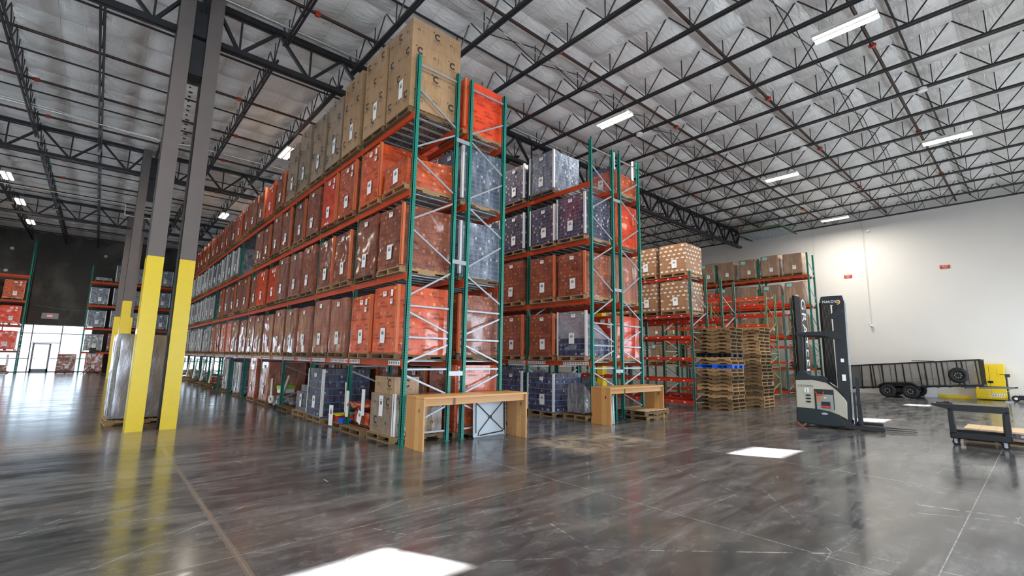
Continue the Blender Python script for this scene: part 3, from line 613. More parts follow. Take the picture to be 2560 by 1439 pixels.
def make_load(kind, var):
    mk, h, _ = KIND[kind]; w = 1.06; dx = 1.22 if kind != 'Q' else 1.08; zs = .124 if kind in 'CcKU' else .072
    h *= 1+(.035*((var*7) % 5-2)/2 if kind not in 'CH' else 0)
    root = bpy.data.objects.new('pallet_load', None); COL.objects.link(root); root.empty_display_size = .1
    pallet_part(root, var % 3)
    m = MB(); a, b = (-dx/2, -w/2, zs), (dx/2, w/2, .124+h)
    if kind in 'C': m.box(a, b); 
    elif kind in 'U':
        tray_stack(m, a, b, 7, 4, 3, var)
    elif kind == 'Q': m.blob(a, b, 12, .035, .10, var+3, fr=2.2, top=lambda x, y, t: 1-.04*math.sin(3*x+var)*t)
    else: m.blob(a, b, 12, .014 if kind in 'RrOKNn' else .022, .035 if kind not in 'Kn' else .015, var, lean=(0, .012*(var % 3-1)), top=(lambda x, y, t: 1+(.18*(1-x)-.1-.08*y)*t*(1 if var == 1 else -1)) if kind == 'H' else None, mt=1 if kind in 'RrOB' else None)
    mats = [mk]
    if kind == 'U': mats.append('trayblue')
    if kind in 'RrOB': mats.append('bouncetop')  # unseen brown tops, added to dull the red bounce onto the ceiling
    pm = len(mats)

    if kind in 'RrH' or (kind == 'O'): meta_print(m, *a, *b, pm, .95 if kind in 'Rr' else .6, var); mats.append('inkw')
    elif kind == 'B' and var < 2: meta_print(m, *a, *b, pm, .45, var); mats.append('inkw')
    elif kind == 'C': celsius_print(m, *a, *b, 1, var); mats.append('inkc')
    elif kind == 'c': m2 = celsius_print(m, *a, *b, 1, var); mats.append('inkc')
    m.build('carton_stack', mats, root, smooth=kind not in 'CU')
    x = -dx/2-.006; zb = .124
    if kind in 'Cc': put_sheet(root, 'label_sheet', .17, .42, (x, -.12+.04*var, zb+.52))
    elif kind == 'Q':
        put_sheet(root, 'label_sheet', .18, .22, (x-.008, -.1, zb+.34))
        if var % 2 == 0: put_sheet(root, 'colour_sticker', .26, .18, (x-.004, .22, zb+h-.24), ('cyan', 'cyan'), bars=False)
    else: put_sheet(root, 'label_sheet', .20, .30, (x, -.08+.05*(var % 3), zb+(.34 if kind != 'H' else .25)), rx=.03*(var-1))
    if kind in 'RrOBGNnSKHU' and kind != 'K':
        zt = zb+h-.17
        if kind != 'H': put_sheet(root, 'routing_label', .15, .10, (x, -.05+.03*var, zt), rx=.02)
        if kind in 'RrO': put_sheet(root, 'routing_label', .09, .13, (x, -.30, zt), bars=False); put_sheet(root, 'routing_label', .10, .10, (x, -.28, zt-.17))
        if kind in 'rN' : put_sheet(root, 'colour_tag', .07, .03, (x, -.42, zt+.08), ('yell', 'yell'), bars=False)
    if kind in 'NnUSrOBR':
        cm = 'corner' if kind in 'NnUS' else 'cornero'; e = .013
        if not (kind in 'BO' and var == 2):
            for sy in ((-1, 1) if kind in 'NnU' else (-1,)):
                q = MB(); y = sy*w/2; q.box((-dx/2-e, y, zb+.02), (-dx/2-e+.006, y-sy*.042, zb+h-.02)); q.box((-dx/2-e, y+sy*e, zb+.02), (-dx/2-e+.06, y+sy*(e-.006), zb+h-.02))
                q.box((-dx/2-e, y, zb+.02), (-dx/2-e+.006, y+sy*e, zb+h-.02)); q.build('corner_board', cm, root)
    return root
cnt = {}
def load(kind, x, y, z, label, rz=0, group=None, cat='pallet load'):
    cnt[kind] = cnt.get(kind, -1)+1; v = cnt[kind] % (3 if kind not in 'K' else 1); key = (kind, v)
    if key not in PROTO: PROTO[key] = make_load(kind, v); o = PROTO[key]
    else: o = copy_tree(PROTO[key])
    o.location = (x, y, z); o.rotation_euler = (0, 0, rz+random.uniform(-.012, .012)); tag(o, label, cat, group); return o

# ------------------------------------------------------------------ racks
LB = 2.515; LEV = [1.58, 3.275, 4.97, 6.635]; HF = 7.886; DP = 1.072; PW = .08
BR1 = [(0, .21, .2), (1, .49-.2, .69), (0, 1.40, 1.40), (1, 1.30, .90), (1, 1.52, 1.90), (0, 2.01, 2.01), (1, 2.51, 2.11), (0, 2.62, 2.62), (1, 2.81, 3.38), (1, 4.16, 3.54), (1, 4.34, 4.89), (1, 5.66, 5.08), (1, 5.85, 6.44), (1, 7.16, 6.58), (0, 7.68, 7.68)]
_post = {}
def post_data(H, mat):
    if (H, mat) not in _post:
        m = MB(); w = PW; t = .012
        m.box((0, 0, 0), (w, t, H)); m.box((0, 0, 0), (t, w, H)); m.box((0, w-t, 0), (w, w, H)) ; m.box((-.02, -.02, 0), (w+.02, w+.02, .008))
        z = .12
        while z < H-.05:
            for u in (.026, .054): m.add([(-.0015, u-.006, z), (-.0015, u+.006, z), (-.0015, u+.006, z+.02), (-.0015, u-.006, z+.02)], [(3, 2, 1, 0)], 1)
            m.add([(.034, -.0015, z), (.046, -.0015, z), (.046, -.0015, z+.02), (.034, -.0015, z+.02)], [(0, 1, 2, 3)], 1)
            z += .051
        o = m.build('post', [mat, 'hole']); _post[(H, mat)] = o.data; bpy.data.objects.remove(o)
    return _post[(H, mat)]
_frame = {}
def upright_frame(parent, y, H=HF, D=DP, mat='green', flip=False, braces=None, bm='galv', x0=0):
    key = (H, D, flip, bm)
    if key not in _frame:
        m = MB(); xa, xb = PW*.5, D-PW*.5
        for kind, za, zb in (braces or BR1):
            if max(za, zb) > H-.02: continue
            if flip: p, q = (xb, PW/2, za), (xa, PW/2, zb)
            else: p, q = (xa, PW/2, za), (xb, PW/2, zb)
            m.bar(p, q, .028, .034)
        o = m.build('upright_frame', bm); _frame[key] = o.data; bpy.data.objects.remove(o)
    f = bpy.data.objects.new('upright_frame', _frame[key]); COL.objects.link(f); f.parent = parent; f.location = (x0, y, 0)
    for x in (0, D-PW):
        p = bpy.data.objects.new('post', post_data(H, mat)); COL.objects.link(p); p.parent = f; p.location = (x, 0, 0)
    return f
_beam = {}
def beam(parent, x, y, z, L=LB, front=True, mat='beam', hb=.125, lab=False):
    key = (round(L, 3), mat, hb, lab)
    if key not in _beam:
        m = MB(); m.box((0, PW+.002, -hb), (.05, L-.002, 0)); m.box((-.008, PW-.035, -hb-.05), (-.002, PW+.01, .02)); m.box((-.008, L-.01, -hb-.05), (-.002, L+.035, .02))
        m.box((-.003, PW+.03, -hb*.62), (.0, L-.03, -hb*.38), 0); mats = [mat]
        if lab:
            for i in range(5): yy = PW+.3+i*(L-.6)/4; m.box((-.005, yy-.035, -hb*.65), (-.0035, yy+.035, -hb*.35), 1)
            mats.append('label')
        o = m.build('beam', mats); _beam[key] = o.data; bpy.data.objects.remove(o)
    b = bpy.data.objects.new('beam', _beam[key]); COL.objects.link(b); b.parent = parent
    if front: b.location = (x, y, z)
    else: b.location = (x, y+L+PW, z); b.rotation_euler = (0, 0, PI)
    return b
_deck = {}
def deck(parent, x, y, z, L=LB, D=DP):
    key = (round(L, 3), round(D, 3))
    if key not in _deck:
        m = MB(); y0, y1 = PW+.03, L-.03
        n = 8
        for i in range(n):
            yy = y0+(y1-y0)*(i+.5)/n; m.box((.055, yy-.03, -.035), (D-.055, yy+.03, -.012), 1)
        k = int((y1-y0)/.06)
        for i in range(k+1):
            yy = y0+(y1-y0)*i/k; m.box((-.006, yy-.0025, .002), (D+.006, yy+.0025, .007)); m.box((-.008, yy-.0025, -.03), (-.003, yy+.0025, .007))
        for i in range(11): xx = .02+(D-.04)*i/10; m.box((xx-.0025, y0, -.003), (xx+.0025, y1, .002))
        o = m.build('wire_deck', ['wire', 'galv']); _deck[key] = o.data; bpy.data.objects.remove(o)
    d = bpy.data.objects.new('wire_deck', _deck[key]); COL.objects.link(d); d.parent = parent; d.location = (x, y, z); return d
def rack(loc, label, nb, levels, H=HF, D=DP, flip=False, mat='green', bmat='beam', decks=True, rz=0, bm='galv', hb=.125, lab=False, decklv=None, L=LB, group=None, rear_bays=None):
    r = empty('pallet_rack', loc, label, 'rack', rz, group)
    for k in range(nb+1): upright_frame(r, k*L, H, D, mat, flip, None, bm)
    for k in range(nb):
        for z in levels:
            beam(r, 0, k*L, z, L, True, bmat, hb, lab)
            if rear_bays is None or k < rear_bays: beam(r, D, k*L-PW*.0-.0, z, L, False, bmat, hb, lab)
            if decks and (decklv is None or z in decklv): deck(r, 0, k*L, z, L, D)
    return r
NBA = 14
rA1 = rack((0, 0, 0), 'long tall green and orange rack, its aisle face full of wrapped loads', NBA, LEV, rear_bays=9)
G1 = .283
rA2 = rack((DP+G1, 0, 0), 'tall green rack standing back to back behind the long front rack', 7, LEV, flip=True)
XB = 5.593
rB1 = rack((XB, 0, 0), 'second tall green rack, its near row facing the tall rack', 4, LEV)
rB2 = rack((XB+DP+G1, 0, 0), 'rear row of the second tall rack, behind the navy loads', 3, LEV, flip=True)
for r, par in ((rA1, 0), (rB1, 0)):
    for z in (6.32, 3.62, 1.31):
        MB().box((DP-.06, -.012, z-.04), (DP+G1-.001, 0, z+.05)).build('row_spacer', 'galv', r)
# barcode strips on the lowest beam of both aisle faces
def strip(parent, y0, y1, z):
    m = MB().box((-.016, y0, z-.105), (-.009, y1, z-.02), 0); n = int((y1-y0)/.085)
    for i in range(n):
        a = y0+(y1-y0)*(i+.5)/n
        for j in range(3): m.box((-.0175, a-.024+j*.017, z-.09), (-.016, a-.015+j*.017, z-.04), 1)
    return m.build('barcode_strip', ['label', 'ink'], parent)
for k in range(NBA):
    if k == 0: strip(rA1, .12, .60, LEV[0]); strip(rA1, 1.95, 2.48, LEV[0])
    else: strip(rA1, k*LB+.1, k*LB+1.12, LEV[0]); strip(rA1, k*LB+1.5, k*LB+2.45, LEV[0])
strip(rB1, .12, 1.05, LEV[0]); strip(rB1, 1.75, 2.5, LEV[0]); strip(rB1, LB+.1, LB+.9, LEV[0])

LN = ['floor', 'lowest shelf', 'second shelf', 'third shelf', 'top shelf']
def fill(rows, x, lev, who, zlev=0, y0=0, L=LB, group=None, nb=14, slot=('near', 'far'), rz=0, xo=.53):
    for k, pr in enumerate(rows.split()):
        for s, ch in enumerate(pr):
            if ch == '.': continue
            yy = y0+k*L+(.70 if s == 0 else 1.88)+random.uniform(-.03, .03)
            _, _, d = KIND[ch]
            load(ch, x+xo+random.uniform(-.02, .02), yy, zlev, '%s, %s, %s bay %s half, %s' % (d, LN[lev], ORD[k], slot[s], who), rz, group)
A = 'long rack front'
fill('CC Cc cc cB RB BB rB BB BO BB BR BB BB BB', 0, 4, A, LEV[3]+.007, group='loads on the top shelf of the long rack')
fill('.r OR BB BB BG .. SS SS nS SS SS SS SS SS', 0, 3, A, LEV[2]+.007, group='loads on the third shelf of the long rack')
fill('BB BB BG GR RB BB BG B. SS SS nS SS SS SS', 0, 2, A, LEV[1]+.007, group='loads on the second shelf of the long rack')
fill('rr GG GG GG GG GG Rr BB SS SS SS SS SS SS', 0, 1, A, LEV[0]+.007, group='loads on the lowest shelf of the long rack')
load('H', .53, .66, LEV[2]+.007, 'torn low orange-filmed load beside the corner post on the third shelf', 0, 'loads on the third shelf of the long rack')
A2 = 'long rack rear'
fill('R. R. N.', 1.36, 4, A2, LEV[3]+.007, group='loads of the rear row', xo=.55); fill('nN nN NN', 1.36, 3, A2, LEV[2]+.007, group='loads of the rear row', xo=.55)
fill('nN NN NN', 1.36, 2, A2, LEV[1]+.007, group='loads of the rear row', xo=.55); fill('BB BB BB', 1.36, 1, A2, LEV[0]+.007, group='loads of the rear row', xo=.55)
fill('OB BB BB OB BB BO BB', 1.36, 0, A2, 0, group='loads of the rear row', xo=.55)
B = 'second rack front'
fill('.n NN NN', XB, 4, B, LEV[3]+.007, group='loads of the second rack'); fill('NN NN NN', XB, 3, B, LEV[2]+.007, group='loads of the second rack')
fill('BB BB BB', XB, 2, B, LEV[1]+.007, group='loads of the second rack'); fill('.B BB BB', XB, 1, B, LEV[0]+.007, group='loads of the second rack'); fill('.U UN NN', XB, 0, B, 0, group='loads of the second rack')
B2 = 'second rack rear'
fill('H. ..', XB+1.36, 4, B2, LEV[3]+.007, group='loads of the second rack', xo=.55); fill('RN', XB+1.36, 3, B2, LEV[2]+.007, group='loads of the second rack', xo=.55)
fill('GB', XB+1.36, 2, B2, LEV[1]+.007, group='loads of the second rack', xo=.55); fill('RB', XB+1.36, 1, B2, LEV[0]+.007, group='loads of the second rack', xo=.55)

# torn navy load with a clear drape (second rack, lowest shelf)
def drape(root, a, b, seed, slope=.5, ax=0, mat='film'):
    m = MB().blob(a, b, 12, .03, .03, seed, top=lambda x, y, t: 1-slope*(x if ax == 0 else y)*t, fr=4)
    m.build('loose_film', mat, root, smooth=True)
r = empty('torn_pallet_load', (XB+.53, .70, LEV[0]+.007), 'half empty navy tray load under a sagging clear film hood, second rack', 'pallet load')
pallet_part(r, 1); m = MB(); tray_stack(m, (-.56, -.52, .124), (.5, .52, .62), 3, 4, 3, 4); m.build('carton_stack', ['NB', 'trayblue'], r); drape(r, (-.575, -.535, .13), (.54, .535, 1.40), 2, .62)
for sy in (-1, 1): MB().box((-.59, sy*.54, .14), (-.583, sy*.485, 1.38)).box((-.59, sy*.545, .14), (-.53, sy*.538, 1.38)).build('corner_board', 'corner', r)
MB().box((.50, -.54, .14), (.545, -.533, 1.10)).build('corner_board', 'corner', r)
put_sheet(r, 'label_sheet', .20, .30, (-.60, -.02, .62)); put_sheet(r, 'routing_label', .15, .10, (-.60, -.08, 1.25)); put_sheet(r, 'colour_tag', .08, .03, (-.60, -.42, 1.30), ('yell', 'yell'), bars=False)
# half load trays on B2 top already orange; small navy trays standing in it
r = empty('open_tray_stack', (XB+1.36+.55, .72, LEV[3]+.75), 'few navy trays with white posts standing in the low orange load on the top shelf', 'tray stack')
MB().box((-.5, -.4, 0), (.1, .45, .22)).build('tray', 'NB', r)
for p in ((-.5, -.5), (.5, -.5), (-.48, .48)): MB().box((p[0], p[1], -.1), (p[0]+.05, p[1]+.05, .62)).build('corner_board', 'corner', r)

# ------------------------------------------------------------------ goods on the floor under the long rack
r = empty('carton_pallet', (.58, .86, 0), 'two-tier cardboard carton pallet, lower tier filmed, beside the bench corner', 'pallet load')
pallet_part(r, 0)
m = MB().box((-.55, -.50, .124), (.55, .50, .90)); celsius_print(m, -.55, -.50, .124, .55, .50, .90, 1, 1); m.build('lower_tier', ['CG', 'inkc'], r)
m = MB().box((-.55, -.50, .903), (-.02, .36, 1.24)); celsius_print(m, -.55, -.50, .87, -.02, .36, 1.24, 1, 0); m.build('upper_tier', ['C', 'inkc'], r)
put_sheet(r, 'label_sheet', .17, .40, (-.56, .02, .66)); MB().box((-.565, -.515, .13), (-.51, -.508, .92)).box((-.565, -.515, .13), (-.558, -.46, .92)).build('corner_board', 'corner', r)
r = empty('collapsed_load', (.46, 1.92, 0), 'low crumpled orange-filmed remnant on a pallet, beside the cardboard carton pallet', 'pallet load')
pallet_part(r, 2); m = MB().blob((-.42, -.42, .12), (.45, .42, .50), 10, .05, .06, 5, fr=5); meta_print(m, -.42, -.42, .16, .45, .42, .50, 1, .6, 2); m.build('carton_stack', ['r' if 0 else 'R2', 'inkw'], r, smooth=True)
MB().blob((-.60, -.50, .46), (.40, .48, .72), 12, .09, .12, 8, fr=4.5).build('bunched_film', 'O', r, smooth=True); put_sheet(r, 'label_sheet', .20, .26, (-.44, -.05, .34), rx=.35)
MB().box((-.52, .40, .3), (-.50, .52, .86)).build('corner_board', 'corner', r); MB().box((-.56, -.50, .42), (-.54, -.38, .95)).build('corner_board', 'corner', r)
r = empty('mixed_tray_pallet', (.52, 2.515+.62, 0), 'pallet with a few small red, yellow and blue packs beside the navy tray stack', 'pallet load')
pallet_part(r, 1)
for i, (a, b, c) in enumerate((((-.30, -.48, .125), (-.02, -.10, .30), 'beam2'), ((-.32, -.52, .302), (.0, -.16, .32), 'lime'), ((-.55, -.2, .125), (-.25, .2, .26), 'beam2'), ((-.57, -.22, .262), (-.23, .22, .28), 'yell'), ((-.1, -.5, .32), (.2, -.2, .52), 'red'), ((-.55, -.5, .125), (-.34, -.25, .22), 'blueplastic'))):
    MB().box(a, b).build('pack', c, r)
put_sheet(r, 'label_sheet', .16, .46, (-.62, .02, .26), rz=.2)
tag(MB().cyl((.1, 2.515+.30, .35), (.1, 2.515+.34, 1.02), .03, 10).build('cardboard_tube', 'tube'), 'upright white tube standing among the small colourful packs', 'tube')
load('U', .54, 4.42, 0, 'navy tray stack with blue edges on the floor, second bay of the long rack')
r = empty('tray_stack', (.55, 2*LB+.62, 0), 'shorter navy tray stack behind the blue-edged navy tray stack', 'pallet load')
pallet_part(r, 2); m = MB(); tray_stack(m, (-.55, -.42, .124), (.4, .42, .64), 3, 3, 3, 1); m.build('carton_stack', ['NB', 'trayblue'], r); m = MB(); tray_stack(m, (-.5, -.38, .645), (.2, .2, .82), 1, 2, 2, 2); m.build('carton_stack', ['NB', 'trayblue'], r); put_sheet(r, 'label_sheet', .15, .34, (-.56, .0, .40))
r = empty('empty_pallet_pair', (.5, 2*LB+1.9, 0), 'empty pallet with crumpled clear film lying on it, floor of the third bay', 'pallet')
pallet_part(r, 0); MB().blob((-.5, -.3, .125), (.4, .5, .42), 10, .08, .1, 3, fr=5).build('loose_film', 'S', r, smooth=True)
r = empty('film_scrap_heap', (.2, 3*LB+.55, 0), 'heap of white plastic bags and film roll with a leaning white tube', 'rubbish')
MB().blob((-.35, -.4, 0), (.35, .45, .42), 12, .10, .12, 11, fr=5).build('plastic_bags', 'S', r, smooth=True); MB().ring((-.33, -.05, .25), (1, .3, 0), .09, .04, 16, 8).build('film_roll', 'tube', r, smooth=True)
MB().bar((-.1, -.30, .3), (.05, -.42, .98), .10, .06).build('white_tube', 'tube', r); MB().bar((-.2, .5, .2), (-.1, .9, .95), .05).build('white_tube', 'tube', r)
r = empty('lidded_bin', (.35, 3*LB+.75, .42), 'bright green lid bin on the plastic bag heap', 'bin'); MB().box((-.2, -.2, 0), (.2, .2, .12)).build('bin_body', 'label', r); MB().box((-.22, -.22, .12), (.22, .22, .22)).build('bin_lid', 'lime', r)
load('G', .54, 3*LB+1.86, 0, 'tall streaked brown load on the floor, fourth bay of the long rack', 0); load('O', .54, 4*LB+.9, 0, 'tall orange load with loose film on the floor, fifth bay of the long rack')
load('n', .54, 5*LB+.8, 0, 'navy load in loose clear film on the floor, sixth bay of the long rack'); load('S', .54, 6*LB+.7, 0, 'tall silver load on the floor, seventh bay of the long rack')
for k, (nm, mt) in enumerate((('first', 'B'), ('second', 'S'), ('third', 'S'), ('fourth', 'Q'), ('fifth', 'S'))):
    r = empty('film_scrap_heap', (.3, (7+k)*LB+.9, 0), 'low film heap with white tube, floor, %s heap counted from the camera' % nm, 'rubbish')
    pallet_part(r, k % 3); MB().blob((-.5, -.45, .12), (.5, .45, .62), 10, .1, .1, 20+k, fr=4).build('carton_stack', mt, r, smooth=True); MB().bar((-.45, .1, .2), (-.3, .3, 1.3), .07).build('white_tube', 'tube', r)

# big wrapped pallet behind the near column
r = empty('wrapped_pallet', (-3.46, 6.5, 0), 'tall load in dull silver film standing behind the first yellow column', 'pallet load')
pallet_part(r, 1); MB().blob((-.60, -.53, .124), (.60, .53, 2.07), 16, .014, .05, 4, fr=3).build('wrapped_goods', 'P', r, smooth=True)
MB().blob((-.63, -.55, .15), (-.5, -.42, 2.0), 8, .02, .03, 9).build('film_tail', 'S', r, smooth=True); r.rotation_euler = (0, 0, .05)

# ------------------------------------------------------------------ right-hand racks
LC = [.27, 1.0, 1.75, 2.5, 3.26, 4.63]
rack((11.06, 0, 0), 'shorter grey-green rack with white-stickered cartons beside the pallet stacks', 3, LC, 4.80, 1.22, mat='green2', bmat='beam2', bm='galv', hb=.105, lab=True, decklv=[3.26, 4.63])
rack((13.45, 0, 0), 'grey-green rack with empty red shelves directly behind the pallet stacks', 3, [.27, 1.75, 3.26, 4.2], 4.80, 1.22, mat='green2', bmat='beam2', hb=.105, lab=True, decks=False)
rack((17.85, 0, 0), 'olive rack with empty orange shelf tops behind the pallet stacks', 2, [.27, 1.7, 2.6, 3.3, 4.55], 4.74, 1.18, mat='olive', bmat='beam', bm='olive', hb=.105, lab=True, decklv=[4.55])
rack((20.15, .05, 0), 'low green rack beside the black banner with red beams', 2, [.27, 1.65, 2.4, 2.9, 4.0, 4.5], 4.80, 1.18, mat='green2', bmat='beam2', hb=.105, lab=True, decks=False)
rack((24.1, 0, 0), 'tall green rack against the white wall holding brown bulk cartons', 5, [1.35, 3.0, 4.7, 6.36], 7.58, 1.07, mat='green')
C = 'of the stickered-carton rack'
for li, z in ((3.26, 'lower'), (4.63, 'upper')):
    for s in range(3):
        load('K', 11.06+.58, .66+s*1.18, li+.007, '%s-shelf carton load covered in small white stickers, %s from the near end' % (z, ORD[s]), 0, 'stickered carton loads')
Dn = ['on the floor', 'on the first shelf', 'on the second shelf', 'on the third shelf', 'on the top shelf']
for li, z in enumerate((1.35, 3.0, 4.7, 6.36)):
    for s in range(8):
        if li == 0 and s in (1, 2): continue
        load('Q', 24.1+.50, .72+s*1.235+random.uniform(-.05, .05), z+.007, 'brown bulk carton, white-wall rack, %s, %s from the near end' % (Dn[li+1], ORD[s]), 0, 'brown bulk loads by the white wall')
for s in range(2): load('Q', 24.1+.5, 1.0+s*1.3, 0, 'brown bulk carton load on the floor by the white wall, %s from the near end' % ORD[s], 0, 'brown bulk loads by the white wall')

# ------------------------------------------------------------------ racks along the dark back wall
LW = [1.55, 3.32, 5.06, 6.84]
def back_rack(x0, nb, label, H): return rack((x0, 40.25, 0), label, nb, LW, H, 1.07, rz=-PI/2, decks=False)
# rotated -90 degrees about Z: local +Y runs to world +X, local +X to world -Y, so rows face the camera with rear beams forward
back_rack(-5.25, 2, 'green and orange rack against the dark back wall, beside the glass doors', 8.1)
back_rack(-8.40-2*LB-PW, 2, 'green and orange rack against the dark back wall with red loads', 9.6)
def back_load(kind, x, z, label): return load(kind, x, 39.72, z+.007, label, PI/2)
WHO = 'rack beside glass doors'
for z, ks, n in ((1.55, 'SBSS', 1), (3.32, 'nnSn', 2), (5.06, 'nnnn', 3)):
    for i, kk in enumerate(ks): back_load(kk, -5.25+.70+i*1.255-(.06 if i % 2 == 0 else 0), z, '%s, %s, %s from the doors, %s' % (KIND[kk][2], LN[n], ORD[i], WHO))
for i in (1, 2, 3): back_load('n', -5.25+.70+i*1.255, 6.84, 'silvery-filmed load, top shelf, %s from the doors, %s' % (ORD[i], WHO))
r = empty('low_film_load', (-4.5, 39.72, 6.85), 'very low grey filmed load on the top shelf beside the glass doors', 'pallet load'); r.rotation_euler = (0, 0, PI/2); pallet_part(r, 0); MB().blob((-.5, -.5, .12), (.5, .5, .38), 8, .02, .04, 2).build('carton_stack', 'S', r, smooth=True)
load('B', -4.4, 39.6, 0, 'brown filmed load on the floor behind the black tripod', PI/2); load('B', -5.95, 40.6, 0, 'brown filmed load standing in front of the glass beside the doors', PI/2)
WHO = 'back-wall rack of red loads'
for z, kk, n in ((1.55, 'R', 1), (3.32, 'R', 2), (5.06, 'O', 3)):
    for i in range(2): back_load(kk, -8.40-.72-i*1.3, z, '%s, %s, %s from the doors, %s' % (KIND[kk][2], LN[n], ORD[i], WHO))
r = empty('half_pallet', (-9.3, 39.7, 0), 'half-height brown load with a grey lid below the red loads', 'pallet load'); r.rotation_euler = (0, 0, PI/2); pallet_part(r, 1)
MB().blob((-.55, -.5, .12), (.55, .5, .62), 8, .02, .04, 2).build('carton_stack', 'B', r, smooth=True); MB().box((-.4, .0, .62), (.3, .45, .78)).build('box_on_top', 'grey', r); put_sheet(r, 'label_sheet', .22, .26, (-.57, .05, .38)); MB().box((-.5, -.5, .5), (-.46, -.38, 1.3)).build('corner_board', 'corner', r)
# camera tripod near the back wall
r = empty('tripod', (-4.55, 35.6, 0), 'black tripod with a small box head on the floor before the back wall', 'tripod')
for i in range(3):
    a = 2*PI*i/3+.5; MB().cyl((0, 0, .55), (.55*math.cos(a), .55*math.sin(a), 0), .018, 6).build('leg', 'black', r)
MB().cyl((0, 0, .3), (0, 0, 1.45), .014, 6).build('pole', 'black', r); MB().box((-.17, -.1, 1.45), (.17, .1, 1.85)).build('head', 'black', r)
# exit sign and backing board
r = empty('exit_sign', (-7.23, 41.49, 4.18), 'white board with a small red EXIT sign above the glass doors', 'sign')
MB().box((-.48, -.03, -.22), (.44, 0, .22)).build('board', 'grey', r); MB().box((-.19, -.07, -.09), (.11, -.03, .09)).build('sign_box', 'label', r)
MB().text('EXIT', .16, (-.04, -.073, -.055), (1, 0, 0), (0, 0, 1)).build('letters', 'exitr', r)
for i, (x, z) in enumerate(((-9.93, 7.34), (-9.8, 9.0), (-4.6, 9.2), (-2.0, 9.0))):
    tag(MB().cyl((x, 41.5, z), (x, 41.46, z), .11, 16).build('wall_disc', 'label'), 'small round pale disc on the dark back wall, %s' % ('above the red loads', 'highest over the red loads', 'just above the navy loads', 'beside the far column')[i], 'disc', 'pale wall discs')
conduit([(-8.3, 41.45, 4.95), (-6.5, 41.45, 4.72), (-5.2, 41.45, 4.70)], .01, 'thin sagging cable on the dark wall above the exit sign')

# ------------------------------------------------------------------ stacks of empty pallets
def pallet_stack(cx, cy, n, where, specials, seed, lean=0):
    rr = random.Random(seed); z = 0
    protos = []
    for i in range(n):
        sp = specials.get(i)
        nm = 'plastic_pallet' if sp else 'wooden_pallet'
        lab = ('%s plastic pallet in the %s stack of empty pallets' % (sp, where)) if sp else ('empty wooden pallet, %s from the floor in the %s stack' % (ORD[i], where))
        if sp:
            m = MB()
            for y in (-.51, -.09, .33):
                for x in (-.61, -.08, .45): m.box((x, y, .018), (x+.16, y+.18, .10))
            m.box((-.61, -.51, .10), (.61, .51, .13)); m.box((-.61, -.51, 0), (.61, -.40, .018)); m.box((-.61, .40, 0), (.61, .51, .018)); m.box((-.61, -.05, 0), (.61, .05, .018))
            o = m.build(nm, sp+'plastic')
        else:
            v = i % 3
            if PAL[v] is None: pallet_part(None, v)
            o = bpy.data.objects.new(nm, PAL[v]); COL.objects.link(o)
        o.location = (cx+rr.uniform(-.03, .03)+lean*i*.004, cy+rr.uniform(-.03, .03), z); o.rotation_euler = (0, 0, PI/2+rr.uniform(-.035, .035)); z += .1265 if sp is None else .132
        tag(o, lab, 'pallet', 'empty pallets of the %s stack' % where)
pallet_stack(12.22, -.38, 22, 'nearer', {14: 'black', 11: 'blue'}, 3)
pallet_stack(14.50, -.50, 23, 'farther', {}, 5, -1)

# ------------------------------------------------------------------ wooden benches
def bench(x0, label):
    r = empty('wooden_bench_table', (x0, -.67, 0), label, 'table')
    MB().box((0, 0, 0), (.035, .62, .89)).build('side_panel', 'pine', r, bevel=.003); MB().box((2.465, 0, 0), (2.50, .62, .89)).build('side_panel', 'pine', r, bevel=.003)
    t = MB().box((0, 0, 0), (2.50, .62, .04)).build('top', 'pineh', r, bevel=.003); t.location = (0, 0, .892)
    MB().box((.036, .05, .77), (2.464, .09, .89)).build('apron', 'pineh', r, bevel=.002); return r
bench(.07, 'long pine bench table with plank ends in front of the tall rack corner')
bench(5.46, 'long pine bench table in front of the second rack')
r = empty('folding_table', (1.62, -.07, 0), 'white folding table leaning upright under the nearer pine bench', 'table')
m = MB().box((.02, 0, .01), (.86, .03, .72)); m.build('table_top', 'table', r, bevel=.02)
m = MB(); pts = [(.0, -.005, .03), (.0, -.005, .70), (.03, -.005, .73), (.85, -.005, .73), (.88, -.005, .70), (.88, -.005, .03), (.85, -.005, 0), (.03, -.005, 0), (0, -.005, .03)]; m.tube(pts, .011, 6); m.build('rim', 'galv', r)
m = MB().tube([(.06, -.02, .72), (.44, -.02, .40), (.78, -.02, .12), (.82, -.02, .12)], .009, 6).tube([(.82, -.02, .72), (.44, -.02, .40), (.14, -.02, .12), (.12, -.02, .04)], .009, 6).tube([(.06, -.025, .10), (.06, -.025, .70)], .009, 6).tube([(.82, -.025, .10), (.82, -.025, .70)], .009, 6).tube([(.16, -.03, .05), (.78, -.03, .09)], .012, 6)
m.box((.40, -.028, .37), (.48, -.015, .43)); m.build('folding_legs', 'steel', r)
r.rotation_euler = (math.radians(-2), 0, 0)
for i in range(3):
    r = empty('folding_table', (5.62+i*.07, -.55, 0), 'white folding table leaning edge-on at the second pine bench, %s of three' % ORD[i], 'table', group='folding tables at the second bench'); r.rotation_euler = (0, math.radians(-9+3*i), 0)
    MB().box((0, 0, 0), (.03, .5, .72)).build('table_top', 'table', r, bevel=.01)
# two stacked pallets with a board beside the second bench
for i, z in enumerate((0, .127)):
    o = pallet_part(None, i); o.location = (7.55+.06*i, -.20, z); o.rotation_euler = (0, 0, .06-.1*i); o.scale = (.95, .95, 1); tag(o, '%s of two dark pallets stacked under the end of the second pine bench' % ('lower' if i == 0 else 'upper'), 'pallet')
tag(MB().box((-.62, -.5, 0), (.55, .52, .012)).build('board_sheet', 'tan'), 'thin brown board lying on the two stacked pallets by the second bench', 'board').location = (7.6, -.2, .2535)
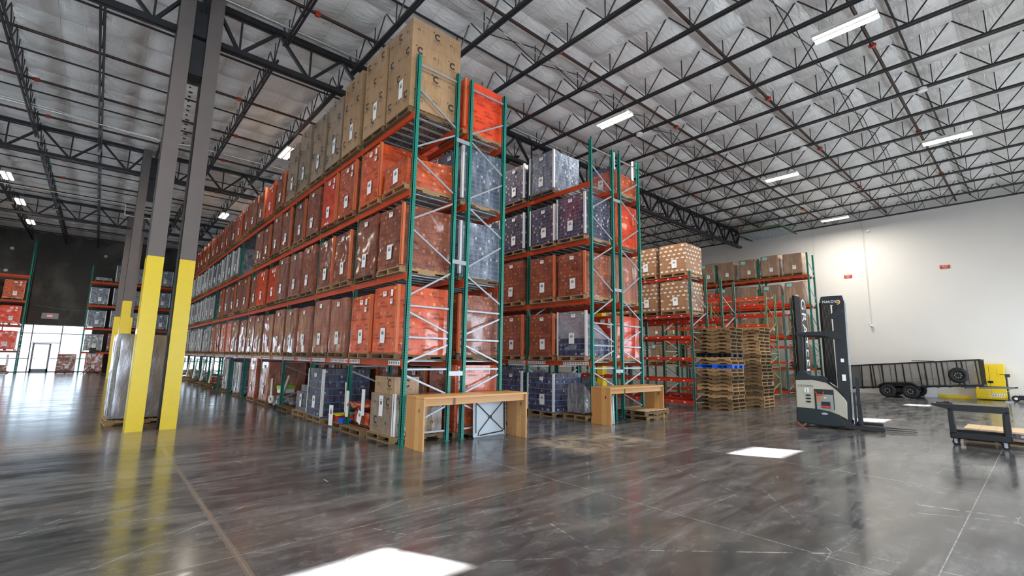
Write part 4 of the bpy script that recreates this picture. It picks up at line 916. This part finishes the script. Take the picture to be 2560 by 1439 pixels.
# low filmed goods behind the second bench
for i, (x, y, h, lab) in enumerate(((7.3, 1.4, 1.05, 'sagging clear-filmed grey goods on the floor between the uprights of the second rack'), (8.0, 3.1, .95, 'second sagging clear-filmed heap deeper inside the second rack'), (6.05, .75, .95, 'narrow clear-filmed heap squeezed beside the navy floor stack'))):
    r = empty('film_covered_goods', (x, y, 0), lab, 'pallet load'); pallet_part(r, i); MB().blob((-.55, -.45, .124), (.55, .45, .124+h), 12, .06, .08, 30+i, top=lambda u, v, t: 1-.6*u*t, fr=3).build('wrapped_goods', 'S' if i != 1 else 'Q', r, smooth=True)
    r.scale = (1, 1, 1) if i != 2 else (.55, .8, .95)

# ------------------------------------------------------------------ reach truck
X0, X1 = 9.6, 10.72
r = empty('forklift', (0, 0, 0), 'cream and charcoal reach truck with raised mast standing on the open floor', 'forklift')
body = [(-3.56, .47), (-3.57, 1.19), (-3.97, 1.21), (-4.25, 1.15), (-4.40, 1.05), (-4.51, .93), (-4.61, .80), (-4.68, .68), (-4.66, .24), (-4.49, .34), (-4.31, .41), (-3.99, .455)]
MB().prism(body, 0, X0+.02, X1).build('body', 'cream', r, bevel=.02)
low = [(-3.54, .12), (-3.55, .48), (-3.99, .47), (-4.31, .42), (-4.49, .35), (-4.60, .24), (-4.62, .08), (-4.40, .05), (-3.90, .07)]
MB().prism(low, 0, X0, X1+.02).build('base_skirt', 'teal', r, bevel=.02)
MB().prism([(-3.56, 1.19), (-3.58, 1.30), (-3.68, 1.44), (-3.79, 1.44), (-3.90, 1.32), (-4.02, 1.29), (-4.20, 1.31), (-4.27, 1.26), (-4.30, 1.15), (-4.50, 1.00), (-4.64, .86), (-4.66, .78), (-4.50, .96), (-4.27, 1.14), (-3.97, 1.205)], 0, X0+.01, X0+.30).build('cowl', 'char', r, bevel=.015)
MB().prism([(-3.58, 1.19), (-3.62, 1.38), (-3.78, 1.40), (-3.9, 1.2)], 0, X0+.32, X1-.05).build('seat_back', 'char', r, bevel=.02)
MB().prism([(-3.65, 2.36), (-3.65, 2.43), (-4.50, 2.46), (-4.64, 2.45), (-4.70, 2.38), (-4.69, 2.29), (-4.62, 2.23), (-4.50, 2.25), (-4.31, 2.33)], 0, X0+.0, X0+.10).build('overhead_guard', 'char', r, bevel=.01)
m = MB().prism([(-3.65, 2.36), (-3.65, 2.43), (-4.50, 2.46), (-4.69, 2.38), (-4.6, 2.3)], 0, X1-.12, X1-.02)
for i in range(6): y = -3.68-.14*i; m.box((X0+.10, y-.03, 2.37), (X1-.12, y+.01, 2.42))
m.build('overhead_guard', 'char', r, bevel=.005)
m = MB().prism([(-3.73, 1.40), (-3.78, 1.40), (-3.80, 2.37), (-3.75, 2.37)], 0, X0+.05, X0+.10); m.cyl((X1-.12, -3.75, 1.3), (X1-.12, -3.78, 2.37), .03, 8); m.build('guard_post', 'black', r)
for nm, xa in (('near', X0+.04), ('far', X1-.20)):
    m = MB().prism([(-4.51, .9), (-4.53, 3.1), (-4.77, 3.36), (-4.785, 3.30), (-4.74, .12), (-4.64, .12)], 0, xa, xa+.15, 0); m.box((xa-.004, -4.66, .3), (xa, -4.655, 3.1), 1); m.build('mast_rail', ['char', 'black'], r)
    MB().prism([(-4.785, .15), (-4.80, .15), (-4.815, 3.26), (-4.80, 3.26)], 0, xa+.02, xa+.12).build('mast_channel', 'galv', r)
m = MB()
for z in (.5, 1.5, 2.4, 3.2): m.box((X0+.19, -4.72, z), (X1-.20, -4.66, z+.10))
for x in (X0+.42, X0+.55, X0+.68): m.cyl((x, -4.66, .3), (x, -4.66, 3.1), .035, 8)
m.build('mast_crossmember', 'black', r)
MB().prism([(-4.30, 3.36), (-4.77, 3.365), (-4.76, 3.24), (-4.70, 3.14), (-4.62, 3.12), (-4.37, 3.15), (-4.26, 3.22)], 0, X0-.0, X0+.06).build('mast_head_plate', 'char', r, bevel=.01)
MB().prism([(-4.44, 2.80), (-4.52, 2.76), (-4.60, 2.78), (-4.76, 2.93), (-4.77, 3.02), (-4.70, 3.06), (-4.62, 3.04), (-4.50, 2.90)], 0, X0+.015, X0+.05).build('pivot_cover', 'char', r, bevel=.01)
U, V = Vector((0, -1, 0)), Vector((0, 0, 1))
MB().text('CROWN', .095, (X0-.003, -4.52, 3.25), -U, -V, 0, 1.1).build('lettering', 'text', r)
m = MB().arc((X0-.003, -4.66, 3.19), U, V, .055, .035, -2.0, 1.6); m.build('orange_crescent', 'orange', r)
MB().text('CROWN', .085, (X0+.015, -3.79, 1.01), U, V, 0, 1.1).build('lettering', 'ink', r)
MB().box((X0+.008, -3.86, .87), (X0+.014, -3.76, .99)).build('number_plate', 'label', r); MB().text('3', .12, (X0+.005, -3.81, .885), U, V).build('number', 'ink', r)
for z in (.80, .72, .64): 
    m = MB(); n = 14; m.prism([(-3.84+.065*math.cos(2*PI*i/n), z+.022*math.sin(2*PI*i/n)) for i in range(n)], 0, X0+.012, X0+.018); m.build('vent', 'black', r)
MB().box((X0+.010, -4.41, .47), (X0+.018, -3.98, .97)).build('battery_bay', 'black', r); MB().box((X0+.004, -4.39, .46), (X0+.012, -4.02, .84)).build('battery', 'batt', r)
m = MB().tube([(X0, -4.00, .90), (X0-.02, -4.06, .82), (X0-.02, -4.15, .82), (X0-.02, -4.20, .92)], .014, 6); m.build('cable', 'red', r)
m = MB().box((X0+.0, -4.32, .50), (X0+.004, -4.12, .66), 0); m.box((X0-.002, -4.31, .51), (X0, -4.13, .56), 1); m.build('battery_plate', ['black', 'red'], r)
MB().box((X0+.0, -4.11, .64), (X0+.004, -4.04, .80)).build('warning_label', 'cornero', r); MB().box((X0-.001, -4.24, .74), (X0+.004, -4.19, .78)).build('warning_label', 'yell', r)
m = MB(); n = 16; m.prism([(-4.18+.07*math.cos(2*PI*i/n), .36+.03*math.sin(2*PI*i/n)) for i in range(n)], 0, X0-.006, X0); m.build('badge', 'galv', r)
for y, z, w, h in ((-4.655, 1.71, .07, .09), (-4.66, 1.28, .08, .16)): MB().box((X0+.033, y-w/2, z-h/2), (X0+.039, y+w/2, z+h/2)).build('mast_label', 'label', r)
for xa in (X0+.02, X1-.16):
    MB().prism([(-4.42, .20), (-4.50, .25), (-4.60, .26), (-4.72, .19), (-4.82, .125), (-5.38, .125), (-5.40, .10), (-5.40, .02), (-5.04, .02), (-4.60, .03), (-4.46, .06)], 0, xa, xa+.14).build('outrigger', 'black', r, bevel=.01)
    MB().cyl((xa+.02, -5.28, .055), (xa+.12, -5.28, .055), .055, 14).build('load_wheel', 'poly', r)
MB().cyl((X0+.02, -3.66, .11), (X0+.12, -3.66, .11), .11, 20).build('drive_wheel', 'poly', r, smooth=True); MB().cyl((X0+.012, -3.66, .11), (X0+.02, -3.66, .11), .065, 14).build('hub', 'char', r)
m = MB()
for xa in (X0+.28, X0+.76): m.prism([(-4.88, .13), (-4.88, 1.30), (-4.97, 1.27), (-4.93, .13)], 0, xa, xa+.06)
for z in (.2, .55, .85): m.box((X0+.24, -4.93, z), (X0+.86, -4.87, z+.08))
m.build('fork_carriage', 'char', r)
for xa in (X0+.28, X0+.72): MB().prism([(-4.93, .62), (-4.97, .62), (-4.98, .075), (-6.02, .055), (-6.02, .045), (-4.93, .035)], 0, xa, xa+.11).build('fork', 'steel', r)
m = MB().box((X0+.24, -4.85, .15), (X0+.86, -4.81, .9)); m.build('reach_mechanism', 'black', r)
a_ = math.radians(12); r.scale = (1, .975, 1); r.rotation_euler = (0, 0, a_); p_ = Vector((9.6, -3.58, 0)); q_ = Vector((9.6, -3.58*.975, 0))
r.location = p_-Matrix.Rotation(a_, 3, 'Z')@q_

# ------------------------------------------------------------------ utility cart and low pallet behind it
r = empty('utility_cart', (9.2, -6.9, 0), 'black two-shelf plastic utility cart on casters beyond the forklift tips', 'cart', .08)
m = MB().prism([(-.54, .70), (-.54, .83), (.60, .83), (.62, .80), (.58, .785), (.36, .73), (.34, .70)], 0, 0, .62); m.box((.02, -.52, .83), (.60, .58, .833), 1); m.build('top_shelf', ['blackplastic', 'worn'], r)
m = MB().box((0, -.54, .14), (.62, .36, .17)); 
for a, b in (((0, -.54, .14), (.03, .36, .27)), ((.59, -.54, .14), (.62, .36, .27)), ((0, -.54, .14), (.62, -.51, .27)), ((0, .33, .14), (.62, .36, .27))): m.box(a, b)
m.build('bottom_shelf', 'blackplastic', r, bevel=.008)
for y, s in ((-.54, 1), (.36, -1)):
    for x in (0, .57): MB().prism([(y, .24), (y+s*.10, .24), (y+s*.08, .75), (y, .75)], 0, x, x+.05).build('leg', 'blackplastic', r, bevel=.006)
for x in (.08, .54):
    for y in (-.44, .28):
        w = MB().cyl((x-.018, y, .062), (x+.018, y, .062), .062, 18).build('caster', 'rubber', r, smooth=True); MB().box((x-.035, y-.02, .05), (x-.025, y+.03, .14)).box((x+.025, y-.02, .05), (x+.035, y+.03, .14)).cyl((x-.03, y, .062), (x+.03, y, .062), .025, 10).build('fork', 'galv', w)
tag(MB().box((9.28, -6.62, .837), (9.45, -6.36, .855)).box((9.30, -6.58, .855), (9.40, -6.48, .875)).build('hand_scanner', 'black'), 'black hand-held gadgets lying on the cart handle end', 'scanner')
tag(MB().box((9.40, -7.35, .813), (9.62, -7.12, .816)).build('paper_sheet', 'label'), 'white paper sheets lying on the cart top', 'paper')
r = empty('low_tray_pallet', (10.75, -7.15, 0), 'pallet of dark purple packs with tan lids on the floor behind the cart', 'pallet load'); r.rotation_euler = (0, 0, .0); pallet_part(r, 2)
for i in range(4):
    y = -.48+i*.245; MB().box((-.5, y, .124), (.5, y+.235, .235)).build('pack', 'NB', r); MB().box((-.505, y-.003, .236), (.505, y+.238, .27)).build('lid', 'tan', r)

# ------------------------------------------------------------------ utility trailer
r = empty('utility_trailer', (0, 0, 0), 'black open utility trailer with mesh sides and spare wheel along the white wall', 'trailer')
XN, XF = 25.2, 27.05
def zt(y): return 1.50+(-1.21-y)*.078
def zbm(y): return .37+(-1.21-y)*.075
for x, nm in ((XN, 'near'), (XF, 'far')):
    m = MB(); m.bar((x, -1.21, zt(-1.21)), (x, -6.08, zt(-6.08)), .05); m.bar((x, -1.21, zbm(-1.21)), (x, -6.08, zbm(-6.08)), .08)
    for y, y2 in ((-1.25, -1.27), (-1.73, -1.71), (-2.09, -2.15), (-2.2, -2.26), (-2.57, -2.59), (-3.09, -3.12), (-3.38, -3.43), (-3.95, -4.03), (-4.19, -4.23), (-4.62, -4.66), (-4.8, -4.86), (-5.31, -5.35), (-5.48, -5.52), (-5.93, -5.98), (-6.06, -6.08)):
        m.bar((x, y, zt(y)), (x, y2, zbm(y2)), .055, .045)
    m.build('side_rail', 'black', r)
    m = MB().add([(x+.03, -1.25, zt(-1.25)), (x+.03, -6.05, zt(-6.05)), (x+.03, -6.05, zbm(-6.05)), (x+.03, -1.25, zbm(-1.25))], [(0, 1, 2, 3)]); m.add([(x+.034, -1.25, zt(-1.25)), (x+.034, -6.05, zt(-6.05)), (x+.034, -6.05, zbm(-6.05)), (x+.034, -1.25, zbm(-1.25))], [(3, 2, 1, 0)]); m.build('mesh_panel', 'mesh', r)
    xo = x-.24 if nm == 'near' else x+.04
    MB().prism([(-2.33, .43), (-2.42, .60), (-2.64, .72), (-3.63, .77), (-3.82, .68), (-3.96, .49), (-3.93, .47), (-3.80, .63), (-3.62, .72), (-2.64, .67), (-2.46, .57), (-2.38, .42)], 0, xo, xo+.26).build('fender', 'black', r)
    MB().box((xo+.2, -3.7, .28), (xo+.26, -2.6, .70)).build('axle_plate', 'black', r)
    for y in (-2.73, -3.60):
        xc = xo+.12; w = MB().ring((xc, y, .335), (1, 0, 0), .235, .10, 28, 10, 0, 1.0).build('wheel', 'rubber', r, smooth=True)
        w2 = MB().cyl((xc-.06, y, .335), (xc+.06, y, .335), .155, 18, 0)
        for i in range(8): a = 2*PI*i/8; w2.cyl((xc-.07, y+.10*math.cos(a), .335+.10*math.sin(a)), (xc-.055, y+.10*math.cos(a), .335+.10*math.sin(a)), .022, 8, 1)
        w2.cyl((xc-.08, y, .335), (xc-.055, y, .335), .045, 10, 0); w2.build('wheel_rim', ['black', 'galv'], w)
m = MB()
for i in range(12): y = -1.3-i*.41; m.box((XN, y-.03, zbm(y)-.06), (XF, y+.03, zbm(y)))
m.build('deck_frame', 'black', r)
m = MB().add([(XN, -1.25, zbm(-1.25)+.03), (XF, -1.25, zbm(-1.25)+.03), (XF, -6.05, zbm(-6.05)+.03), (XN, -6.05, zbm(-6.05)+.03), (XN, -1.25, zbm(-1.25)), (XF, -1.25, zbm(-1.25)), (XF, -6.05, zbm(-6.05)), (XN, -6.05, zbm(-6.05))], [(0, 1, 2, 3), (7, 6, 5, 4), (0, 4, 5, 1), (2, 6, 7, 3)]); m.build('deck', 'char', r)
m = MB(); m.bar((XN, -6.08, zt(-6.08)), (XF, -6.08, zt(-6.08)), .05); m.bar((XN, -6.08, zbm(-6.08)), (XF, -6.08, zbm(-6.08)), .08)
for i in range(9): x = XN+(XF-XN)*i/8; m.bar((x, -6.08, zbm(-6.08)), (x, -6.08, zt(-6.08)), .035)
m.build('front_rail', 'black', r)
m = MB(); m.bar((XN, -1.22, zt(-1.21)), (XF, -1.22, zt(-1.21)), .05)
for i in range(14): x = XN+(XF-XN)*i/13; m.bar((x, -1.22, .35), (x, -1.22, 1.52), .035)
m.build('tail_ramp', 'black', r)
w = MB().ring((XN-.14, -5.34, 1.16), (1, 0, 0), .25, .10, 28, 10).build('spare_wheel', 'rubber', r, smooth=True)
w2 = MB().cyl((XN-.20, -5.34, 1.16), (XN-.05, -5.34, 1.16), .165, 18, 0)
for i in range(8): a = 2*PI*i/8; w2.cyl((XN-.215, -5.34+.11*math.cos(a), 1.16+.11*math.sin(a)), (XN-.195, -5.34+.11*math.cos(a), 1.16+.11*math.sin(a)), .022, 8, 1)
w2.build('wheel_rim', ['black', 'galv'], w)
m = MB(); m.bar((XN+.05, -5.5, .62), (26.1, -7.0, .66), .08); m.bar((XF-.05, -5.5, .62), (26.1, -7.0, .66), .08); m.bar((26.1, -6.9, .66), (26.1, -7.12, .68), .06); m.build('tongue', 'black', r)
m = MB().cyl((26.1, -6.80, .10), (26.1, -6.80, 1.22), .035, 10); m.box((26.04, -6.92, 1.12), (26.16, -6.76, 1.26)); m.bar((26.1, -6.80, 1.22), (26.1, -6.60, 1.24), .03); m.box((26.0, -6.9, .09), (26.2, -6.7, .11)); m.build('jack', 'steel', r)
m = MB().tube([(25.6, -6.15, .56), (25.8, -6.4, .38), (26.0, -6.7, .42), (26.1, -6.9, .60)], .012, 6); m.build('safety_chain', 'galv', r)
MB().box((XN-.045, -5.95, .60), (XN-.04, -5.88, .68)).build('marker_lamp', 'orange', r); MB().bar((XN-.05, -4.05, .62), (XN-.05, -5.4, .70), .035).build('side_step', 'black', r)
tag(MB().box((25.98, -6.92, 0), (26.22, -6.68, .088)).build('concrete_block', 'grey'), 'grey block under the trailer jack', 'block')
# yellow cabinet, boards, bars, black wheel at the right edge
r = empty('safety_cabinet', (27.6, -6.18, 0), 'yellow metal safety cabinet behind the trailer tongue', 'cabinet')
MB().box((0, -.54, .04), (.55, .54, 1.68)).build('body', 'cab', r, bevel=.02)
for y in (-.52, .01): MB().box((-.02, y, .10), (0, y+.51, 1.62)).build('door', 'cab', r, bevel=.01)
MB().box((-.05, -.12, .80), (-.02, .06, .90)).build('handle', 'black', r); put_sheet(r, 'warning_label', .14, .22, (-.022, .42, 1.48))
m = MB().box((-.023, -.44, .18), (-.021, .02, .30), 0)
for i in range(8): m.prism([(-.42+i*.055, .19), (-.40+i*.055, .19), (-.38+i*.055, .29), (-.40+i*.055, .29)], 0, -.025, -.023, 1)
m.build('hazard_sticker', ['label', 'ink'], r)
for y in (-.30, .15): MB().bar((-.03, y, 1.15), (-.03, y, 1.42), .015).build('hinge_bar', 'yell', r)
tag(MB().box((27.85, -5.5, .0), (27.95, -4.3, .14)).build('wheel_stop', 'cab'), 'long yellow floor bar along the white wall behind the trailer', 'bar')
tag(MB().box((27.6, -4.25, 0), (27.66, -3.75, .85)).build('white_panel', 'label'), 'white panel leaning by the wall behind the trailer wheels', 'panel')
m = MB(); m.bar((27.9, -3.35, 1.8), (27.9, -4.26, 1.8), .03); m.bar((27.9, -3.35, .9), (27.9, -4.23, .88), .03)
for y in (-3.70, -3.82): m.bar((27.9, y, 0), (27.9, y, 1.2), .035)
tag(m.build('steel_stand', 'steel'), 'dark thin steel frame standing between trailer and wall', 'frame')
r = empty('hand_truck', (27.4, -7.05, 0), 'black hand truck lying by the wall beyond the yellow cabinet', 'hand truck'); w = MB().ring((0, .08, .14), (1, 0, 0), .10, .04, 20, 8).build('wheel', 'rubber', r, smooth=True); MB().cyl((-.03, .08, .14), (.03, .08, .14), .06, 12).build('wheel_rim', 'label', w); MB().box((-.02, -.8, .08), (.35, .0, .28)).build('frame', 'black', r)

# ------------------------------------------------------------------ banner, black panels, wall details
r = empty('banner', (21.3, -.25, 0), 'tall dark banner with white vertical lettering beside the low rack', 'banner')
m = MB().box((.30, .05, 0), (1.25, .075, 4.80)); m.build('cloth', 'banner', r)
MB().text('GRATEFUL', .88, (.52, .045, 2.55), (0, 0, -1), (1, 0, 0), 0, 1.12).build('lettering', 'text', r)
for i, x in enumerate((-.55, -.42, -.29, -.16, -.03, .10)):
    m = MB().box((x, 0, 0), (x+.105, .10, 4.84))
    for j in range(60): m.box((x+.03, -.006, .05+j*.08), (x+.07, 0, .09+j*.08))
    tag(m.build('black_plastic_panel', 'blackplastic'), 'slim upright black panel leaning beside the lettered banner, %s counted towards it' % ORD[i], 'panel', 'upright black panels by the banner').location = (21.3, -.25, 0)
for i in range(8):
    x = 23.95+i*.21
    m = MB().box((x, -.52, 0), (x+.10, -.40, 4.75))
    for j in range(20): m.box((x+.10, -.50, .1+j*.23), (x+.14, -.46, .16+j*.23))
    tag(m.build('black_slat_panel', 'blackplastic'), 'tall upright black slat behind the forklift mast, %s counted from the banner' % ORD[i], 'panel', 'tall black slats behind the forklift')
for i, (y, z) in enumerate(((-.86, 6.64), (-5.06, 6.65))):
    r = empty('wall_sign', (XR-.01, y, z), 'small red wall plate with faint lettering on the white wall, %s' % ('nearer the racks' if i == 0 else 'nearer the yellow cabinet'), 'sign'); MB().box((-.02, -.19, -.09), (0, .19, .09)).build('plate', 'exitr' if 0 else 'red', r)
    MB().text('SPLICE', .085, (-.022, 0, .012), (0, -1, 0), (0, 0, 1)).text('WALL', .065, (-.022, 0, -.07), (0, -1, 0), (0, 0, 1)).build('lettering', 'label', r)
r = empty('security_camera', (XR-.1, -1.76, 3.74), 'small white dome camera hanging on a long cable before the white wall', 'camera'); MB().cyl((0, 0, -.06), (0, 0, .03), .07, 12).build('body', 'label', r); MB().cyl((-.03, 0, -.09), (-.03, 0, -.055), .03, 10).build('lens', 'black', r); MB().cyl((0, 0, .03), (0, 0, 6.1), .008, 5).build('cable', 'grey', r)
tag(MB().cyl((XR-.15, -2.0, 9.1), (XR-.15, -2.0, 9.16), .10, 14).cyl((XR-.15, -2.0, 9.16), (XR-.15, -2.0, 10.45), .006, 5).build('hanging_disc', 'label'), 'small round white disc hanging under the roof by the white wall', 'disc')
r = empty('roof_hatch', (25.8, 2.6, 9.35), 'grey framed rooftop unit grille hanging under the roof near the white wall', 'roof unit'); 
m = MB().box((-1.1, -1.2, .1), (1.1, 1.2, .26)); m.build('casing', 'olive', r)
m = MB()
for i in range(16): m.box((-1.1, -1.15+i*.15, 0), (1.1, -1.10+i*.15, .09))
m.build('grille', 'galv', r); MB().bar((-1.2, -1.3, .05), (1.2, -1.3, .05), .06).bar((-1.2, 1.3, .05), (1.2, 1.3, .05), .06).bar((-1.2, -1.3, .05), (-1.2, 1.3, .05), .06).build('frame', 'steel', r)
for i, (x, y) in enumerate(((13.17, -6.4), (15.0, -2.7), (9.51, .9))):
    tag(MB().cyl((x, y, 9.66), (x, y, 9.745), .11, 14).build('wireless_hub', 'label'), 'small round white device on a joist, %s' % ('near the trailer-side lamp', 'middle of the ceiling', 'near the second lamp')[i], 'device')
